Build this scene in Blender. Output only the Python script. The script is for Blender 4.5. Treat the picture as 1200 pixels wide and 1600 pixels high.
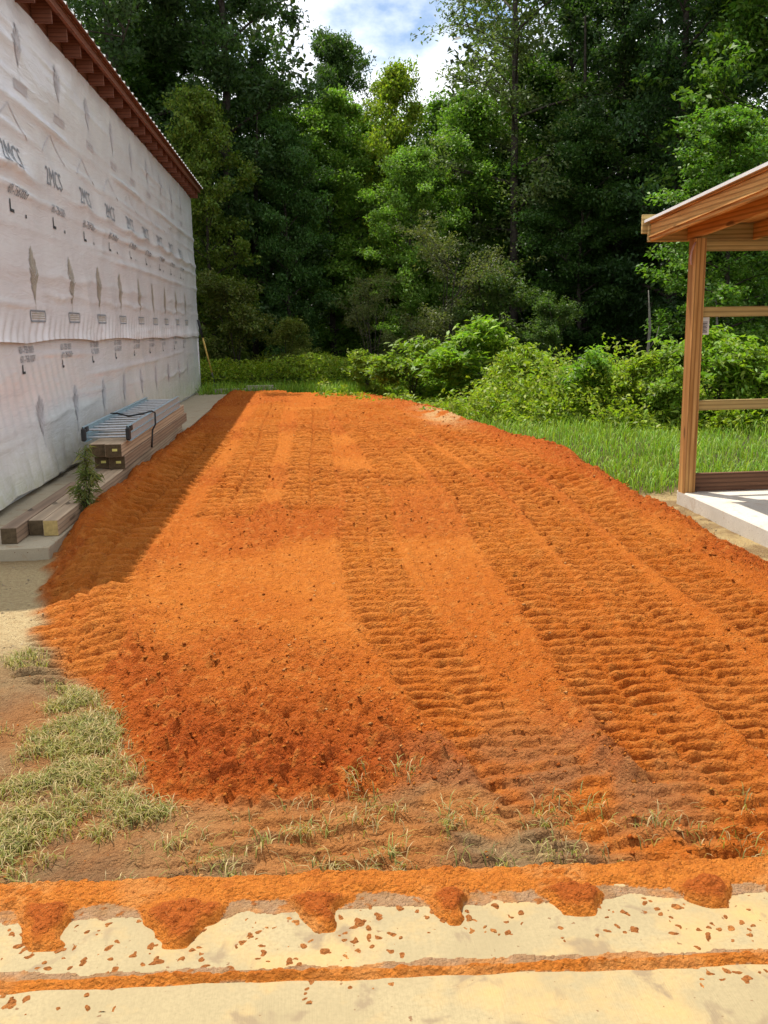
import bpy, bmesh, math, random
import numpy as np
from mathutils import Matrix, Vector

for o in list(bpy.data.objects): bpy.data.objects.remove(o)
S = bpy.context.scene
COL = S.collection
R = math.radians
rng = np.random.default_rng(7)
random.seed(7)

# ------------------------------------------------------------------ camera, sky, sun, exposure
EYE = 1.6
F = 1450.0                                   # focal length for a 1200 x 1600 frame
pitch = math.atan(290 / F); yaw = math.atan(115 / F); roll = .018
fwd = Vector((math.sin(yaw)*math.cos(pitch), math.cos(yaw)*math.cos(pitch), -math.sin(pitch)))
r0 = Vector((math.cos(yaw), -math.sin(yaw), 0)); u0 = r0.cross(fwd)
rt = r0*math.cos(roll) - u0*math.sin(roll); up = u0*math.cos(roll) + r0*math.sin(roll)
cd = bpy.data.cameras.new('camera'); cam = bpy.data.objects.new('camera', cd); COL.objects.link(cam)
cam.matrix_world = Matrix(((rt.x, up.x, -fwd.x, 0), (rt.y, up.y, -fwd.y, 0), (rt.z, up.z, -fwd.z, EYE), (0, 0, 0, 1)))
cd.sensor_fit = 'VERTICAL'; cd.sensor_height = 36; cd.sensor_width = 27; cd.lens = 36*F/1600
cd.clip_start = .05; cd.clip_end = 2000
S.camera = cam

SUNV = Vector((-.25, .36, 1)).normalized()
W = bpy.data.worlds.new('World'); S.world = W; W.use_nodes = True
nt = W.node_tree; N = nt.nodes; L = nt.links; N.clear()
out = N.new('ShaderNodeOutputWorld'); bg = N.new('ShaderNodeBackground'); bg.inputs[1].default_value = .12
sky = N.new('ShaderNodeTexSky'); sky.sky_type = 'NISHITA'; sky.sun_disc = False
sky.sun_elevation = math.asin(SUNV.z); sky.sun_rotation = math.atan2(SUNV.x, SUNV.y)
tc = N.new('ShaderNodeTexCoord'); mp = N.new('ShaderNodeMapping'); mp.inputs['Location'].default_value = (1.445, .3, .265)
mp.inputs['Scale'].default_value = (1.6, 1.6, 2.6)
nz = N.new('ShaderNodeTexNoise'); nz.inputs['Scale'].default_value = 2.2; nz.inputs['Detail'].default_value = 7; nz.inputs['Roughness'].default_value = .55
cr = N.new('ShaderNodeValToRGB'); cr.color_ramp.elements[0].position = .42; cr.color_ramp.elements[1].position = .52
mx = N.new('ShaderNodeMix'); mx.data_type = 'RGBA'; mx.inputs['B'].default_value = (9.2, 9.5, 9.8, 1)
L.new(tc.outputs['Generated'], mp.inputs[0]); L.new(mp.outputs[0], nz.inputs['Vector']); L.new(nz.outputs[0], cr.inputs[0])
L.new(cr.outputs[0], mx.inputs['Factor']); L.new(sky.outputs[0], mx.inputs['A']); L.new(mx.outputs['Result'], bg.inputs[0]); L.new(bg.outputs[0], out.inputs[0])

sd = bpy.data.lights.new('sun', 'SUN'); sd.energy = 4.8; sd.angle = R(.53); sd.color = (1, .94, .84)
sun = bpy.data.objects.new('sun', sd); COL.objects.link(sun); sun.location = (0, 0, 40)
sun.rotation_euler = SUNV.to_track_quat('Z', 'Y').to_euler()
S.view_settings.view_transform = 'Standard'; S.view_settings.look = 'None'
S.view_settings.exposure = 0.44;
S.cycles.max_bounces = 7; S.cycles.diffuse_bounces = 3; S.cycles.glossy_bounces = 2; S.cycles.transmission_bounces = 4
S.view_settings.exposure = 0.44; S.view_settings.gamma = 1; S.view_settings.use_curve_mapping = False

# ------------------------------------------------------------------ helpers
def tag(o, label=None, cat=None, group=None, kind=None):
    if label: o['label'] = label
    if cat: o['category'] = cat
    if group: o['group'] = group
    if kind: o['kind'] = kind
    return o

def empty(name, loc, rz=0, label=None, cat=None, group=None):
    o = bpy.data.objects.new(name, None); COL.objects.link(o); o.location = loc; o.rotation_euler = (0, 0, rz)
    o.empty_display_size = .1
    return tag(o, label, cat, group)

def link(name, me, mat=None, parent=None, loc=None):
    o = bpy.data.objects.new(name, me); COL.objects.link(o)
    if mat is not None and len(me.materials) == 0: me.materials.append(mat)
    if parent: o.parent = parent
    if loc: o.location = loc
    return o

def np_mesh(name, V, Fc, smooth=False, col=None, colname='Col'):
    """V (n,3); Fc (m,3) or (m,4) int arrays"""
    me = bpy.data.meshes.new(name); V = np.asarray(V, np.float32); Fc = np.asarray(Fc, np.int32)
    k = Fc.shape[1]
    me.vertices.add(len(V)); me.vertices.foreach_set('co', V.ravel())
    me.loops.add(Fc.size); me.loops.foreach_set('vertex_index', Fc.ravel())
    me.polygons.add(len(Fc)); me.polygons.foreach_set('loop_start', np.arange(0, Fc.size, k, dtype=np.int32))
    if smooth: me.polygons.foreach_set('use_smooth', np.ones(len(Fc), bool))
    me.update(calc_edges=True)
    if col is not None:
        a = me.color_attributes.new(colname, 'FLOAT_COLOR', 'POINT')
        c = np.ones((len(V), 4), np.float32); c[:, :col.shape[1]] = col
        a.data.foreach_set('color', c.ravel())
    return me

class MB:
    def __init__(s): s.v = []; s.f = []
    def box(s, x0, x1, y0, y1, z0, z1):
        b = len(s.v)
        s.v += [(x, y, z) for z in (z0, z1) for (x, y) in ((x0, y0), (x1, y0), (x1, y1), (x0, y1))]
        s.f += [tuple(b+i for i in q) for q in ((3, 2, 1, 0), (4, 5, 6, 7), (0, 1, 5, 4), (1, 2, 6, 5), (2, 3, 7, 6), (3, 0, 4, 7))]
        return s
    def hexa(s, pts):
        b = len(s.v); s.v += [tuple(p) for p in pts]
        s.f += [tuple(b+i for i in q) for q in ((3, 2, 1, 0), (4, 5, 6, 7), (0, 1, 5, 4), (1, 2, 6, 5), (2, 3, 7, 6), (3, 0, 4, 7))]
        return s
    def tube(s, pts, rad, n=8, cap=True):
        pts = [Vector(p) for p in pts]; rr = rad if isinstance(rad, (list, tuple)) else [rad]*len(pts)
        b0 = len(s.v)
        for i, p in enumerate(pts):
            d = (pts[min(i+1, len(pts)-1)] - pts[max(i-1, 0)]).normalized()
            a = d.orthogonal().normalized() if i == 0 else (pa - d*pa.dot(d)).normalized()
            pa = a; c = d.cross(a)
            for k in range(n):
                t = 2*math.pi*k/n; s.v.append(tuple(p + (a*math.cos(t) + c*math.sin(t))*rr[i]))
        for i in range(len(pts)-1):
            for k in range(n):
                s.f.append((b0+i*n+k, b0+i*n+(k+1) % n, b0+(i+1)*n+(k+1) % n, b0+(i+1)*n+k))
        if cap:
            s.f.append(tuple(b0+k for k in reversed(range(n)))); s.f.append(tuple(b0+(len(pts)-1)*n+k for k in range(n)))
        return s
    def poly(s, pts):
        b = len(s.v); s.v += [tuple(p) for p in pts]; s.f.append(tuple(range(b, b+len(pts)))); return s
    def mesh(s, name, bevel=0, smooth=False):
        me = bpy.data.meshes.new(name); me.from_pydata(s.v, [], s.f); me.update()
        if bevel:
            bm = bmesh.new(); bm.from_mesh(me)
            bmesh.ops.bevel(bm, geom=[e for e in bm.edges], offset=bevel, segments=1, affect='EDGES', profile=.5)
            bm.to_mesh(me); bm.free()
        if smooth:
            for p in me.polygons: p.use_smooth = True
        return me
    def build(s, name, mat, parent=None, bevel=0, smooth=False, loc=None):
        return link(name, s.mesh(name, bevel, smooth), mat, parent, loc)

# numpy gradient-ish noise
def hash3(i, j, k):
    n = (i.astype(np.int64)*374761393 + j.astype(np.int64)*668265263 + k*1274126177) & 0xFFFFFFFF
    n = ((n ^ (n >> 13))*1274126177) & 0xFFFFFFFF
    return ((n ^ (n >> 16)) & 0xFFFF)/65535.0
def vnoise(x, y, seed=0):
    i = np.floor(x); j = np.floor(y); fx = x-i; fy = y-j
    fx = fx*fx*fx*(fx*(fx*6-15)+10); fy = fy*fy*fy*(fy*(fy*6-15)+10)
    i = i.astype(np.int64); j = j.astype(np.int64)
    a = hash3(i, j, seed); b = hash3(i+1, j, seed); c = hash3(i, j+1, seed); d = hash3(i+1, j+1, seed)
    return (a*(1-fx)+b*fx)*(1-fy) + (c*(1-fx)+d*fx)*fy
def fbm(x, y, sc, oc=3, seed=0, gain=.5):
    t = 0; a = 1; s = 0
    for o in range(oc):
        ang = .6*o+.3; xx = x*math.cos(ang)-y*math.sin(ang); yy = x*math.sin(ang)+y*math.cos(ang)
        t = t + a*vnoise(xx*sc, yy*sc, seed+o*17); s += a; a *= gain; sc *= 2.03
    return t/s
def sstep(a, b, x):
    t = np.clip((x-a)/(b-a), 0, 1); return t*t*(3-2*t)
def lumps(x, y, cell, seed, thr=.25):
    """rounded clods: worley domes"""
    gx = x/cell; gy = y/cell; i0 = np.floor(gx); j0 = np.floor(gy); best = np.zeros_like(x)
    for di in (-1, 0, 1):
        for dj in (-1, 0, 1):
            i = (i0+di); j = (j0+dj); ii = i.astype(np.int64); jj = j.astype(np.int64)
            px = i+hash3(ii, jj, seed); py = j+hash3(ii, jj, seed+5); r = .35+.5*hash3(ii, jj, seed+9)
            on = hash3(ii, jj, seed+13) > thr
            d2 = ((gx-px)**2+(gy-py)**2)/(r*r)
            best = np.maximum(best, np.where(on, np.sqrt(np.clip(1-d2, 0, 1))*r, 0))
    return best

# ------------------------------------------------------------------ materials
def nmat(name):
    m = bpy.data.materials.new(name); m.use_nodes = True; t = m.node_tree
    return m, t, t.nodes['Principled BSDF']
def mixc(t, fac, a, b, blend='MIX'):
    n = t.nodes.new('ShaderNodeMix'); n.data_type = 'RGBA'; n.blend_type = blend
    for key, v in (('Factor', fac), ('A', a), ('B', b)):
        if hasattr(v, 'links'): t.links.new(v, n.inputs[key])
        elif isinstance(v, (tuple, list)): n.inputs[key].default_value = (*v[:3], 1)
        else: n.inputs[key].default_value = v
    return n.outputs['Result']
def noise(t, scale, detail=4, rough=.55, vec=None, dist=0):
    n = t.nodes.new('ShaderNodeTexNoise'); n.inputs['Scale'].default_value = scale; n.inputs['Detail'].default_value = detail
    n.inputs['Roughness'].default_value = rough; n.inputs['Distortion'].default_value = dist
    if vec is not None: t.links.new(vec, n.inputs['Vector'])
    return n.outputs['Fac']
def ramp(t, v, p0, p1, c0=(0, 0, 0), c1=(1, 1, 1)):
    n = t.nodes.new('ShaderNodeValToRGB'); e = n.color_ramp.elements
    e[0].position = p0; e[1].position = p1; e[0].color = (*c0, 1); e[1].color = (*c1, 1)
    t.links.new(v, n.inputs[0]); return n.outputs['Color']
def bump(t, b, h, strength, dist=.01):
    n = t.nodes.new('ShaderNodeBump'); n.inputs['Strength'].default_value = strength; n.inputs['Distance'].default_value = dist
    t.links.new(h, n.inputs['Height']); t.links.new(n.outputs[0], b.inputs['Normal'])
def coord(t, kind='Object', scale=(1, 1, 1)):
    c = t.nodes.new('ShaderNodeTexCoord'); m = t.nodes.new('ShaderNodeMapping'); m.inputs['Scale'].default_value = scale
    t.links.new(c.outputs[kind], m.inputs[0]); return m.outputs[0]

def mat_soil():
    m, t, b = nmat('soil')
    a = t.nodes.new('ShaderNodeVertexColor'); a.layer_name = 'Col'
    v = coord(t)
    n1 = noise(t, 34, 7, .75, v); n2 = noise(t, 120, 3, .6, v)
    c = mixc(t, ramp(t, n1, .3, .75), a.outputs[0], (.48, .33, .27), 'MULTIPLY')
    mm = mixc(t, .75, a.outputs[0], c)
    vo = t.nodes.new('ShaderNodeTexVoronoi'); vo.inputs['Scale'].default_value = 75; t.links.new(v, vo.inputs['Vector'])
    sp = ramp(t, n2, .62, .70)
    mm = mixc(t, sp, mm, mixc(t, .25, mm, (.8, .45, .15)))
    t.links.new(mm, b.inputs['Base Color']); b.inputs['Roughness'].default_value = .95
    b.inputs['Specular IOR Level'].default_value = .12
    h = t.nodes.new('ShaderNodeMath'); h.operation = 'ADD'; t.links.new(n1, h.inputs[0]); t.links.new(n2, h.inputs[1])
    h2 = t.nodes.new('ShaderNodeMath'); h2.operation = 'MULTIPLY_ADD'; h2.inputs[1].default_value = -.55; t.links.new(vo.outputs['Distance'], h2.inputs[0]); t.links.new(h.outputs[0], h2.inputs[2])
    bump(t, b, h2.outputs[0], 1.0, .021)
    return m
def mat_concrete(name, base, stain=(.25, .19, .15), amt=.6, brush=False, orange=0):
    m, t, b = nmat(name); v = coord(t)
    n1 = noise(t, 3, 7, .65, v); n2 = noise(t, 90, 4, .65, v)
    c = mixc(t, ramp(t, n1, .3, .7), tuple(x*.78 for x in base), base)
    c = mixc(t, ramp(t, n2, .40, .70), c, tuple(x*.76 for x in base))
    if orange:
        n5 = noise(t, 2.2, 5, .65, v)
        c = mixc(t, ramp(t, n5, .48, .75, (0, 0, 0), (orange,)*3), c, (.55, .33, .10))
    if amt:
        vs = coord(t, 'Object', (1, 1, 1))
        n3 = noise(t, 7, 4, .6, vs, .5); s1 = ramp(t, n3, .57, .66, (0, 0, 0), (amt, amt, amt))
        c = mixc(t, s1, c, stain)
        n4 = noise(t, 45, 2, .5, v); s2 = ramp(t, n4, .70, .74, (0, 0, 0), (.8, .8, .8)); c = mixc(t, s2, c, (.16, .07, .03))
    t.links.new(c, b.inputs['Base Color']); b.inputs['Roughness'].default_value = .85; b.inputs['Specular IOR Level'].default_value = .2
    hh = n2
    if brush:
        vb = coord(t, 'Object', (230, 6, 1)); hh = noise(t, 1, 3, .6, vb)
    bump(t, b, hh, .35, .004)
    return m
def mat_wood(name, c0, c1, axis='Y', knots=True, rough=.75, fine=1.0):
    m, t, b = nmat(name)
    sc = {'X': (.55, 14, 14), 'Y': (14, .55, 14), 'Z': (14, 14, .55)}[axis]
    v = coord(t, 'Object', tuple(s*fine for s in sc))
    n1 = noise(t, 1.6, 5, .6, v, 1.6); n2 = noise(t, 9, 3, .6, v, .3)
    w = t.nodes.new('ShaderNodeTexWave'); w.wave_type = 'BANDS'; w.bands_direction = {'X': 'Z', 'Y': 'Z', 'Z': 'X'}[axis]
    w.inputs['Scale'].default_value = .55; w.inputs['Distortion'].default_value = 5.5; w.inputs['Detail'].default_value = 2; w.inputs['Detail Scale'].default_value = .8
    t.links.new(v, w.inputs['Vector'])
    c = mixc(t, ramp(t, n1, .3, .72), c0, c1)
    c = mixc(t, ramp(t, w.outputs['Fac'], .05, .45, (.6,)*3, (0,)*3), c, tuple(x*.45 for x in c0))
    c = mixc(t, ramp(t, n2, .2, .7, (.35,)*3, (0,)*3), c, tuple(x*.5 for x in c0))
    if knots:
        vk = coord(t, 'Object', tuple({.55: 2.2, 14: 7}[s] for s in sc)); n3 = noise(t, 1, 1, .4, vk)
        c = mixc(t, ramp(t, n3, .73, .77, (0,)*3, (.85,)*3), c, tuple(x*.25 for x in c0))
    t.links.new(c, b.inputs['Base Color']); b.inputs['Roughness'].default_value = rough; b.inputs['Specular IOR Level'].default_value = .25
    bump(t, b, n2, .3, .004)
    return m
def mat_plain(name, c, rough=.6, metal=0, var=.12, sc=20, spec=.4):
    m, t, b = nmat(name); v = coord(t); n1 = noise(t, sc, 4, .6, v)
    t.links.new(mixc(t, ramp(t, n1, .3, .7), tuple(x*(1-var*2) for x in c), c), b.inputs['Base Color'])
    b.inputs['Roughness'].default_value = rough; b.inputs['Metallic'].default_value = metal; b.inputs['Specular IOR Level'].default_value = spec
    bump(t, b, n1, .1, .002)
    return m
def mat_leaf(name, trans=.45):
    m, t, b = nmat(name)
    a = t.nodes.new('ShaderNodeVertexColor'); a.layer_name = 'Col'
    oi = t.nodes.new('ShaderNodeObjectInfo')
    c = mixc(t, 1, a.outputs[0], oi.outputs['Color'], 'MULTIPLY')
    t.links.new(c, b.inputs['Base Color']); b.inputs['Roughness'].default_value = .5; b.inputs['Specular IOR Level'].default_value = .3
    tr = t.nodes.new('ShaderNodeBsdfTranslucent'); t.links.new(mixc(t, 1, c, (1.0, 1.15, .45), 'MULTIPLY'), tr.inputs[0])
    ms = t.nodes.new('ShaderNodeMixShader'); ms.inputs[0].default_value = trans
    o = t.nodes['Material Output']; t.links.new(b.outputs[0], ms.inputs[1]); t.links.new(tr.outputs[0], ms.inputs[2]); t.links.new(ms.outputs[0], o.inputs[0])
    return m

M = {}
M['soil'] = mat_soil()
M['leaf'] = mat_leaf('leaf'); M['grass'] = mat_leaf('grass_blade', .35)
M['slab'] = mat_concrete('front_slab_concrete', (.36, .285, .155), (.22, .16, .095), .8, True, .75)
M['pad'] = mat_concrete('pad_concrete', (.42, .35, .24), (.30, .20, .11), .7)
M['shslab'] = mat_concrete('shelter_concrete', (.66, .61, .52), (.42, .30, .18), .45)
M['cedar'] = mat_wood('shelter_wood_z', (.38, .17, .042), (.72, .42, .15), 'Z')
M['cedar_y'] = mat_wood('shelter_wood_y', (.48, .22, .055), (.74, .43, .15), 'Y')
M['pine_x'] = mat_wood('rail_wood_x', (.42, .29, .10), (.62, .46, .19), 'X')
M['brown_x'] = mat_wood('base_plank_wood', (.12, .055, .03), (.20, .10, .055), 'X')
M['timber'] = mat_wood('timber_wood', (.38, .27, .17), (.56, .42, .28), 'Y')
M['timber_dk'] = mat_wood('timber_dark_wood', (.24, .155, .10), (.36, .25, .16), 'Y')
M['timber_tan'] = mat_wood('timber_tan_wood', (.36, .25, .12), (.52, .38, .19), 'Y')
M['endgrain'] = mat_plain('timber_end_grain', (.13, .09, .05), .9, 0, .25, 30, .1)
M['endtan'] = mat_plain('timber_end_tan', (.50, .36, .14), .9, 0, .2, 30, .1)
M['stain'] = mat_wood('eave_redwood', (.17, .062, .036), (.27, .105, .060), 'X', False)
M['roof'] = mat_plain('roof_metal', (.72, .70, .66), .35, .3, .06, 8)
M['rust'] = mat_plain('roof_underside', (.26, .10, .05), .6, .1, .25, 14)
M['alu'] = mat_plain('ladder_rail', (.33, .47, .53), .4, .35, .12, 30)
M['rung'] = mat_plain('ladder_rung', (.55, .58, .60), .35, .7, .1, 30)
M['black'] = mat_plain('black_rubber', (.02, .02, .02), .55)
M['tagpaper'] = mat_plain('yellow_tag', (.75, .68, .2), .8)
M['paper'] = mat_plain('white_paper', (.8, .8, .78), .8, 0, .03)
M['ink'] = mat_plain('black_print', (.05, .055, .06), .7, 0, .2, 60)
M['inkblue'] = mat_plain('blue_grey_print', (.30, .325, .35), .7, 0, .25, 90)
M['inkgrey'] = mat_plain('grey_print', (.58, .56, .57), .7, 0, .15, 90)
M['inktan'] = mat_plain('khaki_print', (.47, .43, .35), .7, 0, .25, 90)
M['bark'] = mat_plain('bark', (.085, .07, .055), .95, 0, .35, 9, .1)
M['palebark'] = mat_plain('pale_bark', (.22, .2, .17), .95, 0, .3, 12, .1)
M['yellow'] = mat_plain('yellow_handle', (.62, .42, .10), .5)
M['steel'] = mat_plain('dull_steel', (.2, .2, .19), .5, .8)
M['graywood'] = mat_wood('weathered_board', (.34, .29, .22), (.52, .46, .37), 'X')
M['white'] = mat_plain('white_trim', (.78, .78, .76), .4, 0, .04)

def mat_wrap():
    m, t, b = nmat('house_wrap'); v = coord(t)
    n1 = noise(t, 1.1, 5, .6, v); n2 = noise(t, 9, 4, .6, v, .6)
    c = mixc(t, ramp(t, n1, .35, .7), (.70, .675, .68), (.78, .77, .775))
    # dusty splash band close to the ground
    sx = t.nodes.new('ShaderNodeSeparateXYZ'); t.links.new(v, sx.inputs[0])
    mr = t.nodes.new('ShaderNodeMapRange'); mr.inputs['From Min'].default_value = .0; mr.inputs['From Max'].default_value = .75
    mr.inputs['To Min'].default_value = 1.15; mr.inputs['To Max'].default_value = 0
    t.links.new(sx.outputs[2], mr.inputs[0])
    mu = t.nodes.new('ShaderNodeMath'); mu.operation = 'MULTIPLY'; t.links.new(mr.outputs[0], mu.inputs[0]); t.links.new(n2, mu.inputs[1])
    c = mixc(t, mu.outputs[0], c, (.42, .40, .20))
    t.links.new(c, b.inputs['Base Color']); b.inputs['Roughness'].default_value = .24; b.inputs['Specular IOR Level'].default_value = .5
    vw = coord(t, 'Object', (1, 1.2, 7)); n3 = noise(t, 2.2, 4, .55, vw, 1.2)
    ad = t.nodes.new('ShaderNodeMath'); ad.operation = 'MULTIPLY_ADD'; ad.inputs[1].default_value = .12
    t.links.new(n2, ad.inputs[0]); t.links.new(n3, ad.inputs[2])
    bump(t, b, ad.outputs[0], .26, .03)
    return m
M['wrap'] = mat_wrap()

# ------------------------------------------------------------------ ground
gz = -.10
def mat_ground():
    m, t, b = nmat('meadow_soil'); v = coord(t); n1 = noise(t, .8, 6, .6, v); n2 = noise(t, 30, 4, .6, v)
    c = mixc(t, ramp(t, n1, .35, .7), (.045, .06, .018), (.09, .075, .035))
    t.links.new(mixc(t, ramp(t, n2, .3, .8), c, (.03, .025, .012)), b.inputs['Base Color']); b.inputs['Roughness'].default_value = 1
    b.inputs['Specular IOR Level'].default_value = .1; bump(t, b, n2, .6, .03); return m
g = MB().poly([(-300, -60, gz), (300, -60, gz), (300, 500, gz), (-300, 500, gz)]).build('ground', mat_ground())
tag(g, 'dark weedy ground reaching back under the trees', 'ground', kind='structure')

# clay lot: outline of the spread dirt, in metres
POLY = np.array([(-1.75, 5.86), (-1.99, 7.0), (-2.06, 7.6), (-2.07, 9), (-2.05, 12), (-2.05, 18), (-2.1, 23.2), (-.6, 22.9), (.6, 22.3), (1.5, 21.2), (2.1, 19.3), (2.55, 17.4),
                 (2.75, 15.0), (2.95, 13.2), (3.35, 12.2), (3.3, 11.2), (3.2, 9.6), (3.14, 8.2), (3.12, 7.0), (3.16, 5.8), (3.1, 4.5), (3.0, 2.5), (1.1, 2.5), (.92, 2.66), (.66, 2.98),
                 (.34, 3.12), (.12, 2.98), (-.3, 2.98), (-.62, 3.08), (-.74, 3.4), (-.92, 3.95), (-1.12, 4.3), (-1.32, 4.62), (-1.58, 5.1)])
def signed(px, py, P):
    d = np.full(px.shape, 1e9); ins = np.zeros(px.shape, bool); n = len(P)
    for i in range(n):
        ax, ay = P[i]; bx, by = P[(i+1) % n]; ex, ey = bx-ax, by-ay
        t = np.clip(((px-ax)*ex+(py-ay)*ey)/(ex*ex+ey*ey), 0, 1)
        d = np.minimum(d, (px-ax-t*ex)**2+(py-ay-t*ey)**2)
        c = ((ay > py) != (by > py)) & (px < (bx-ax)*(py-ay)/(by-ay+1e-12)+ax); ins ^= c
    return np.where(ins, 1, -1)*np.sqrt(d)
# crawler-track passes: centre line in metres, width, depth, lug pitch, seed
TRACKS = [
    ([(.95, 2.3), (.80, 3.1), (.62, 3.7), (.48, 4.6), (.40, 5.6), (.42, 6.8), (.52, 8.4), (.5, 10)], .44, 1.0, .095, 1),
    ([(1.42, 2.3), (1.36, 3.0), (1.32, 3.6), (1.36, 4.4), (1.40, 5.4), (1.42, 6.6), (1.52, 8.2), (1.50, 10.5), (1.25, 14), (.9, 18), (.5, 21)], .46, 1.1, .10, 2),
    ([(1.92, 2.3), (1.84, 3.2), (1.80, 4.2), (1.86, 5.4), (1.93, 6.8), (2.06, 8.6), (2.02, 11), (1.75, 14), (1.35, 18)], .46, 1.1, .105, 3),
    ([(2.44, 3.2), (2.40, 4.4), (2.38, 5.6), (2.48, 7.4), (2.60, 9), (2.5, 11), (2.2, 14)], .44, 1.0, .105, 4),
    ([(-1.25, 4.6), (-1.38, 5.4), (-1.48, 6.6), (-1.46, 8.4), (-1.42, 11), (-1.4, 14)], .56, 1.15, .12, 5),
    ([(-.75, 8.0), (-.7, 10), (-.7, 12.5), (-.75, 15), (-.72, 19)], .56, 1.1, .16, 6),
    ([(.0, 8.2), (.0, 10.5), (.05, 13), (.1, 17.6)], .56, 1.1, .16, 7),
    ([(.95, 9.2), (.95, 10.5), (.85, 13), (.6, 18.3)], .5, 1.1, .16, 9),
    ([(-.2, 2.45), (.4, 2.7), (1.0, 2.72), (1.8, 2.6)], .5, .35, .12, 8),
]
_qy = np.linspace(2, 25, 4000); PITCH = np.clip(.0255*_qy, .08, .23); _q = np.cumsum((_qy[1]-_qy[0])/PITCH)   # lug spacing widens where the machine ran faster
def terrain(x, y):
    sd_ = signed(x+.10*(fbm(x, y, 1.6, 4, 3)-.5)+.12*(fbm(x, y, 6, 2, 8)-.5), y+.16*(fbm(x, y, 2.1, 4, 5)-.5), POLY)
    ins = sstep(-.02, .42, sd_); core = sstep(-.06, .07, sd_)
    z = -.085 + .095*ins*sstep(2.4, 5.0, y)+.075*ins*(1-sstep(2.4, 5, y)) + .03*(fbm(x, y, .8, 3, 21)-.5)
    z += .07*ins*sstep(12, 21, y)                               # the fill is thicker at the back
    # low windrow of loose clay along the right and back edges and along the timbers
    berm = np.exp(-((sd_-.22)/.17)**2)
    z += berm*(.075*sstep(5.2, 7.5, y)*sstep(0, 1.5, x) + .125*sstep(6.9, 7.9, y)*(1-.55*sstep(11, 15, y))*(x < -.5))*(.6+.9*fbm(x, y, 1.3, 3, 4))
    # raised clod heap at the front left
    heap = np.exp(-(((x+.2)/.5)**2+((y-3.45)/.42)**2)**1.5)
    z += .03*heap
    tr = np.zeros_like(x); rip = np.zeros_like(x)
    wob = fbm(x, y, 3.5, 3, 60)-.5; wob2 = fbm(x, y, 13, 2, 61)-.5
    for pts, wd, dep, pit, sdv in TRACKS:
        P = np.array(pts); best = np.full(x.shape, 1e9); ss = np.zeros_like(x); uu = np.zeros_like(x); acc = 0
        for i in range(len(P)-1):
            e = P[i+1]-P[i]; le = math.hypot(*e); e = e/le
            dx = x-P[i][0]; dy = y-P[i][1]; s = np.clip(dx*e[0]+dy*e[1], 0, le); u = dx*e[1]-dy*e[0]
            dd = (dx-e[0]*s)**2+(dy-e[1]*s)**2; k = dd < best
            best = np.where(k, dd, best); ss = np.where(k, acc+s, ss); uu = np.where(k, u, uu); acc += le
        dist = np.sqrt(best)+.05*wob2
        mk = (1-sstep(wd*.5-.05, wd*.5+.02, dist))*sstep(-.05, .05, sd_+.25)
        mk = mk*(.65+.35*sstep(.30, .50, fbm(x, y, .9, 3, 200+sdv)+.14*dep))
        col2 = (uu > 0)
        pl = np.interp(y, _qy, PITCH)
        ph = np.interp(y, _qy, _q) + sdv*.37 + (uu*pit*2) + np.where(col2, .22, 0) + .50*wob + .09*wob2 + .05*np.cos(np.abs(uu)/wd*12.5)
        fr = ph-np.floor(ph)
        ridge = np.clip(fr/.12, 0, 1)*np.clip((1-fr)/.62, 0, 1)**.8
        groove = np.exp(-(uu/.018)**2)*.3
        amp = .42*pl*dep*(.65+.6*fbm(x, y, 3.2, 2, 90+sdv))
        r_ = amp*(ridge*(1-groove)-.5)-.010*dep
        w2 = mk*(1-tr); rip = rip+r_*w2; tr = np.maximum(tr, mk)
        z += .014*dep*np.exp(-((dist-wd*.5-.035)/.035)**2)*ins*(1-tr)*(.3+1.4*fbm(x, y, 7, 2, 70+sdv))
    # loose crumbs of clay
    loose = (1-.72*tr)*core
    cl = .012*lumps(x+.03*wob2, y, .052, 300, .4) + .014*fbm(x, y, 30, 3, 311, .65) + .012*lumps(x, y+.02*wob2, .031, 320, .3)
    rough = .85+.75*sstep(.40, .66, fbm(x, y, .55, 3, 400)) + 1.0*heap + .5*berm*core
    z += loose*cl*rough*1.15 + tr*core*cl*.25
    z += .010*(fbm(x, y, 11, 3, 33)-.5)*(1+core)
    z += rip
    # torn strip and turf at the very front
    front = (1-core)*(1-sstep(4.8, 5.6, y))*(x < 3)
    z += front*(.045*fbm(x, y, 4, 4, 77)+.012*lumps(x, y, .05, 330, .5)-.005)
    fph = (y+.05*x+.05*wob+.012*wob2)/.105+.5*(np.floor(x/.21) % 2); ffr = fph-np.floor(fph)
    z += .030*np.clip(ffr/.15, 0, 1)*np.clip((1-ffr)/.8, 0, 1)*sstep(-.75, -.2, x)*(1-sstep(3.0, 3.4, y))*sstep(2.55, 2.62, y)*(.3+1.1*fbm(x, y, 2.6, 3, 78))*(1-tr)*(1-heap)
    z = np.where(y < 2.60, np.minimum(z, -.02+.03*np.clip((y-2.5)*8, -1, 1)), z)
    return z, core, tr, sd_, heap, front, berm

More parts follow.
